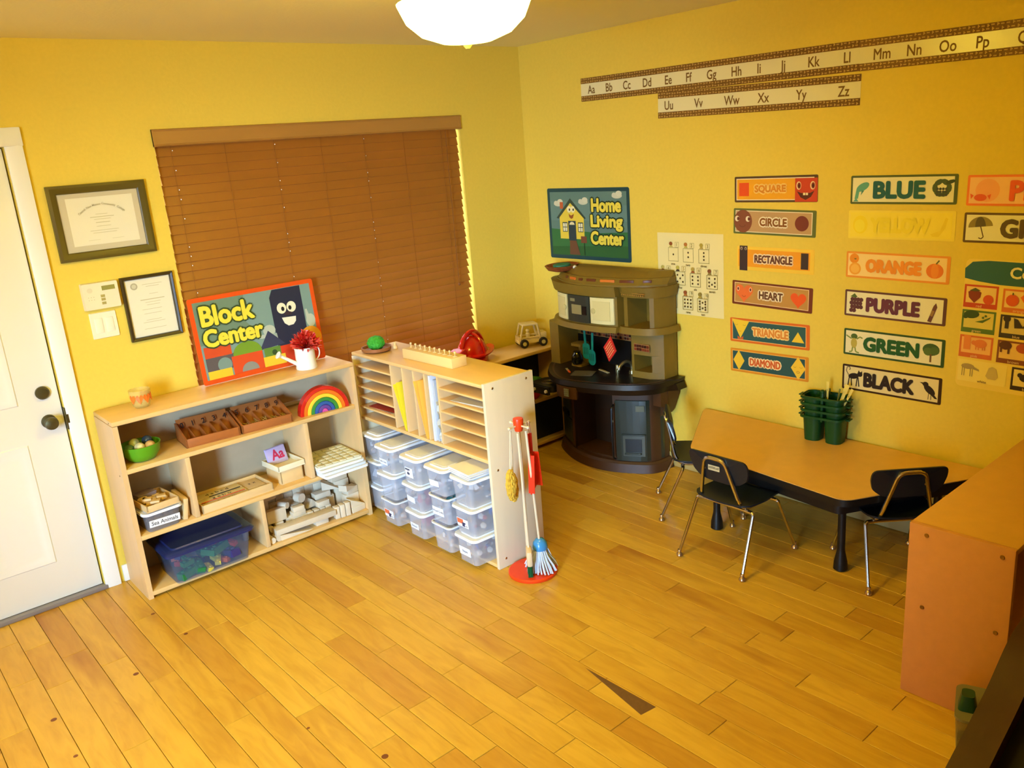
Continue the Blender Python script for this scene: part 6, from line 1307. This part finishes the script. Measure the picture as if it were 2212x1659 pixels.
o = A_.done(chB, 'name_sticker'); o.matrix_local = Matrix(((0, 0, -1, -.158), (-1, 0, 0, .005), (0, 1, 0, .462), (0, 0, 0, 1))) @ Matrix.Rotation(.02, 4, 'Z')
bpy.data.objects.remove(st)

# ---------------------------------------------------------------- right shelf and foreground chair
rs = thing('low_shelf', 'low wooden shelf with bolted end panel at the right edge', 'shelf', (3.05, .91, 0))
RW = mat((206, 142, 88), .5, var=.03, scale=30, name='right_shelf_wood')
bm = B(); box(bm, 2.520, 3.605, .765, 1.075, .600, .6215, bev=.004); wp('top_board', bm, mat((214, 160, 84), .4, var=.03, scale=18, name='right_shelf_top'), rs)
bm = B(); box(bm, 2.500, 2.5195, .765, 1.075, .0008, .621, bev=.003); wp('end_panel', bm, RW, rs)
bm = B(); box(bm, 3.585, 3.605, .765, 1.075, .0008, .5995, bev=.002); wp('end_panel', bm, RW, rs)
bm = B(); box(bm, 2.5205, 3.584, 1.060, 1.073, .01, .599); wp('back_panel', bm, mat((120, 84, 44), .6), rs)
for z in (.31, .05):
    bm = B(); box(bm, 2.5205, 3.584, .767, 1.059, z - .02, z, bev=.002); wp('shelf_board', bm, RW, rs)
for y, z in ((1.020, .590), (.800, .590), (1.020, .335), (.80, .335)):
    bm = B(); lathe(bm, [(.0075, 0), (.006, .003), (.0015, .0022)], n=14, mtx=Matrix.Translation((2.5, y, z)) @ Matrix.Rotation(-PI / 2, 4, 'Y')); wp('screw', bm, BRASS, rs)
AC = mat((66, 36, 20), .5, var=.05, scale=30, bump=.3, name='brown_leatherette'); 
t = thing('foreground_armchair', 'dark brown armchair cut off at the lower right corner', 'armchair', (2.25, .50, 0))
bm = B(); pf = [(1.50, .10), (1.50, .315), (1.95, .515), (2.06, .590), (2.13, .612), (2.60, .612), (2.62, .10)]
prism(bm, round_poly(pf, .035, 4), .555, .632, mtx=Matrix(((1, 0, 0, 0), (0, 0, 1, 0), (0, 1, 0, 0), (0, 0, 0, 1))))
wp('arm', bm, AC, t)
bm = B(); prism(bm, round_poly([(1.535, .12), (1.535, .285), (1.95, .47), (2.08, .56), (2.57, .56), (2.59, .12)], .03, 3), .20, .5545, mtx=Matrix(((1, 0, 0, 0), (0, 0, 1, 0), (0, 1, 0, 0), (0, 0, 0, 1)))); wp('shaded_side', bm, mat((20, 14, 10), .8, name='shaded_side_black'), t)  # shade put into the colour: armchair side made black below its lit top
for x in (1.58, 2.5):
    for y in (.26, .60):
        bm = B(); box(bm, x - .02, x + .02, y - .02, y + .02, .0008, .10, bev=.003); wp('leg', bm, BLACK, t)
t = thing('grey_bin', 'translucent grey bin with dark green handle by the right shelf', 'bin', (2.375, .765, .0008), .35)
bm = B(); prism(bm, rrect(.16, .14, .02, 4), 0, .15, top=rrect(.18, .16, .025, 4)); link_mesh('bin_body', bm, mat((120, 112, 92), .3, alpha=.55, name='grey_clear_plastic'), t)
bm = B(); prism(bm, rrect(.185, .165, .026, 4), .15, .158); link_mesh('rim', bm, mat((120, 112, 92), .4), t)
bm = B(); prism(bm, rrect(.06, .05, .012, 3, -.02, .05), .158, .205, top=rrect(.045, .035, .012, 3, -.02, .05)); link_mesh('green_handle', bm, mat((24, 66, 40), .4), t)
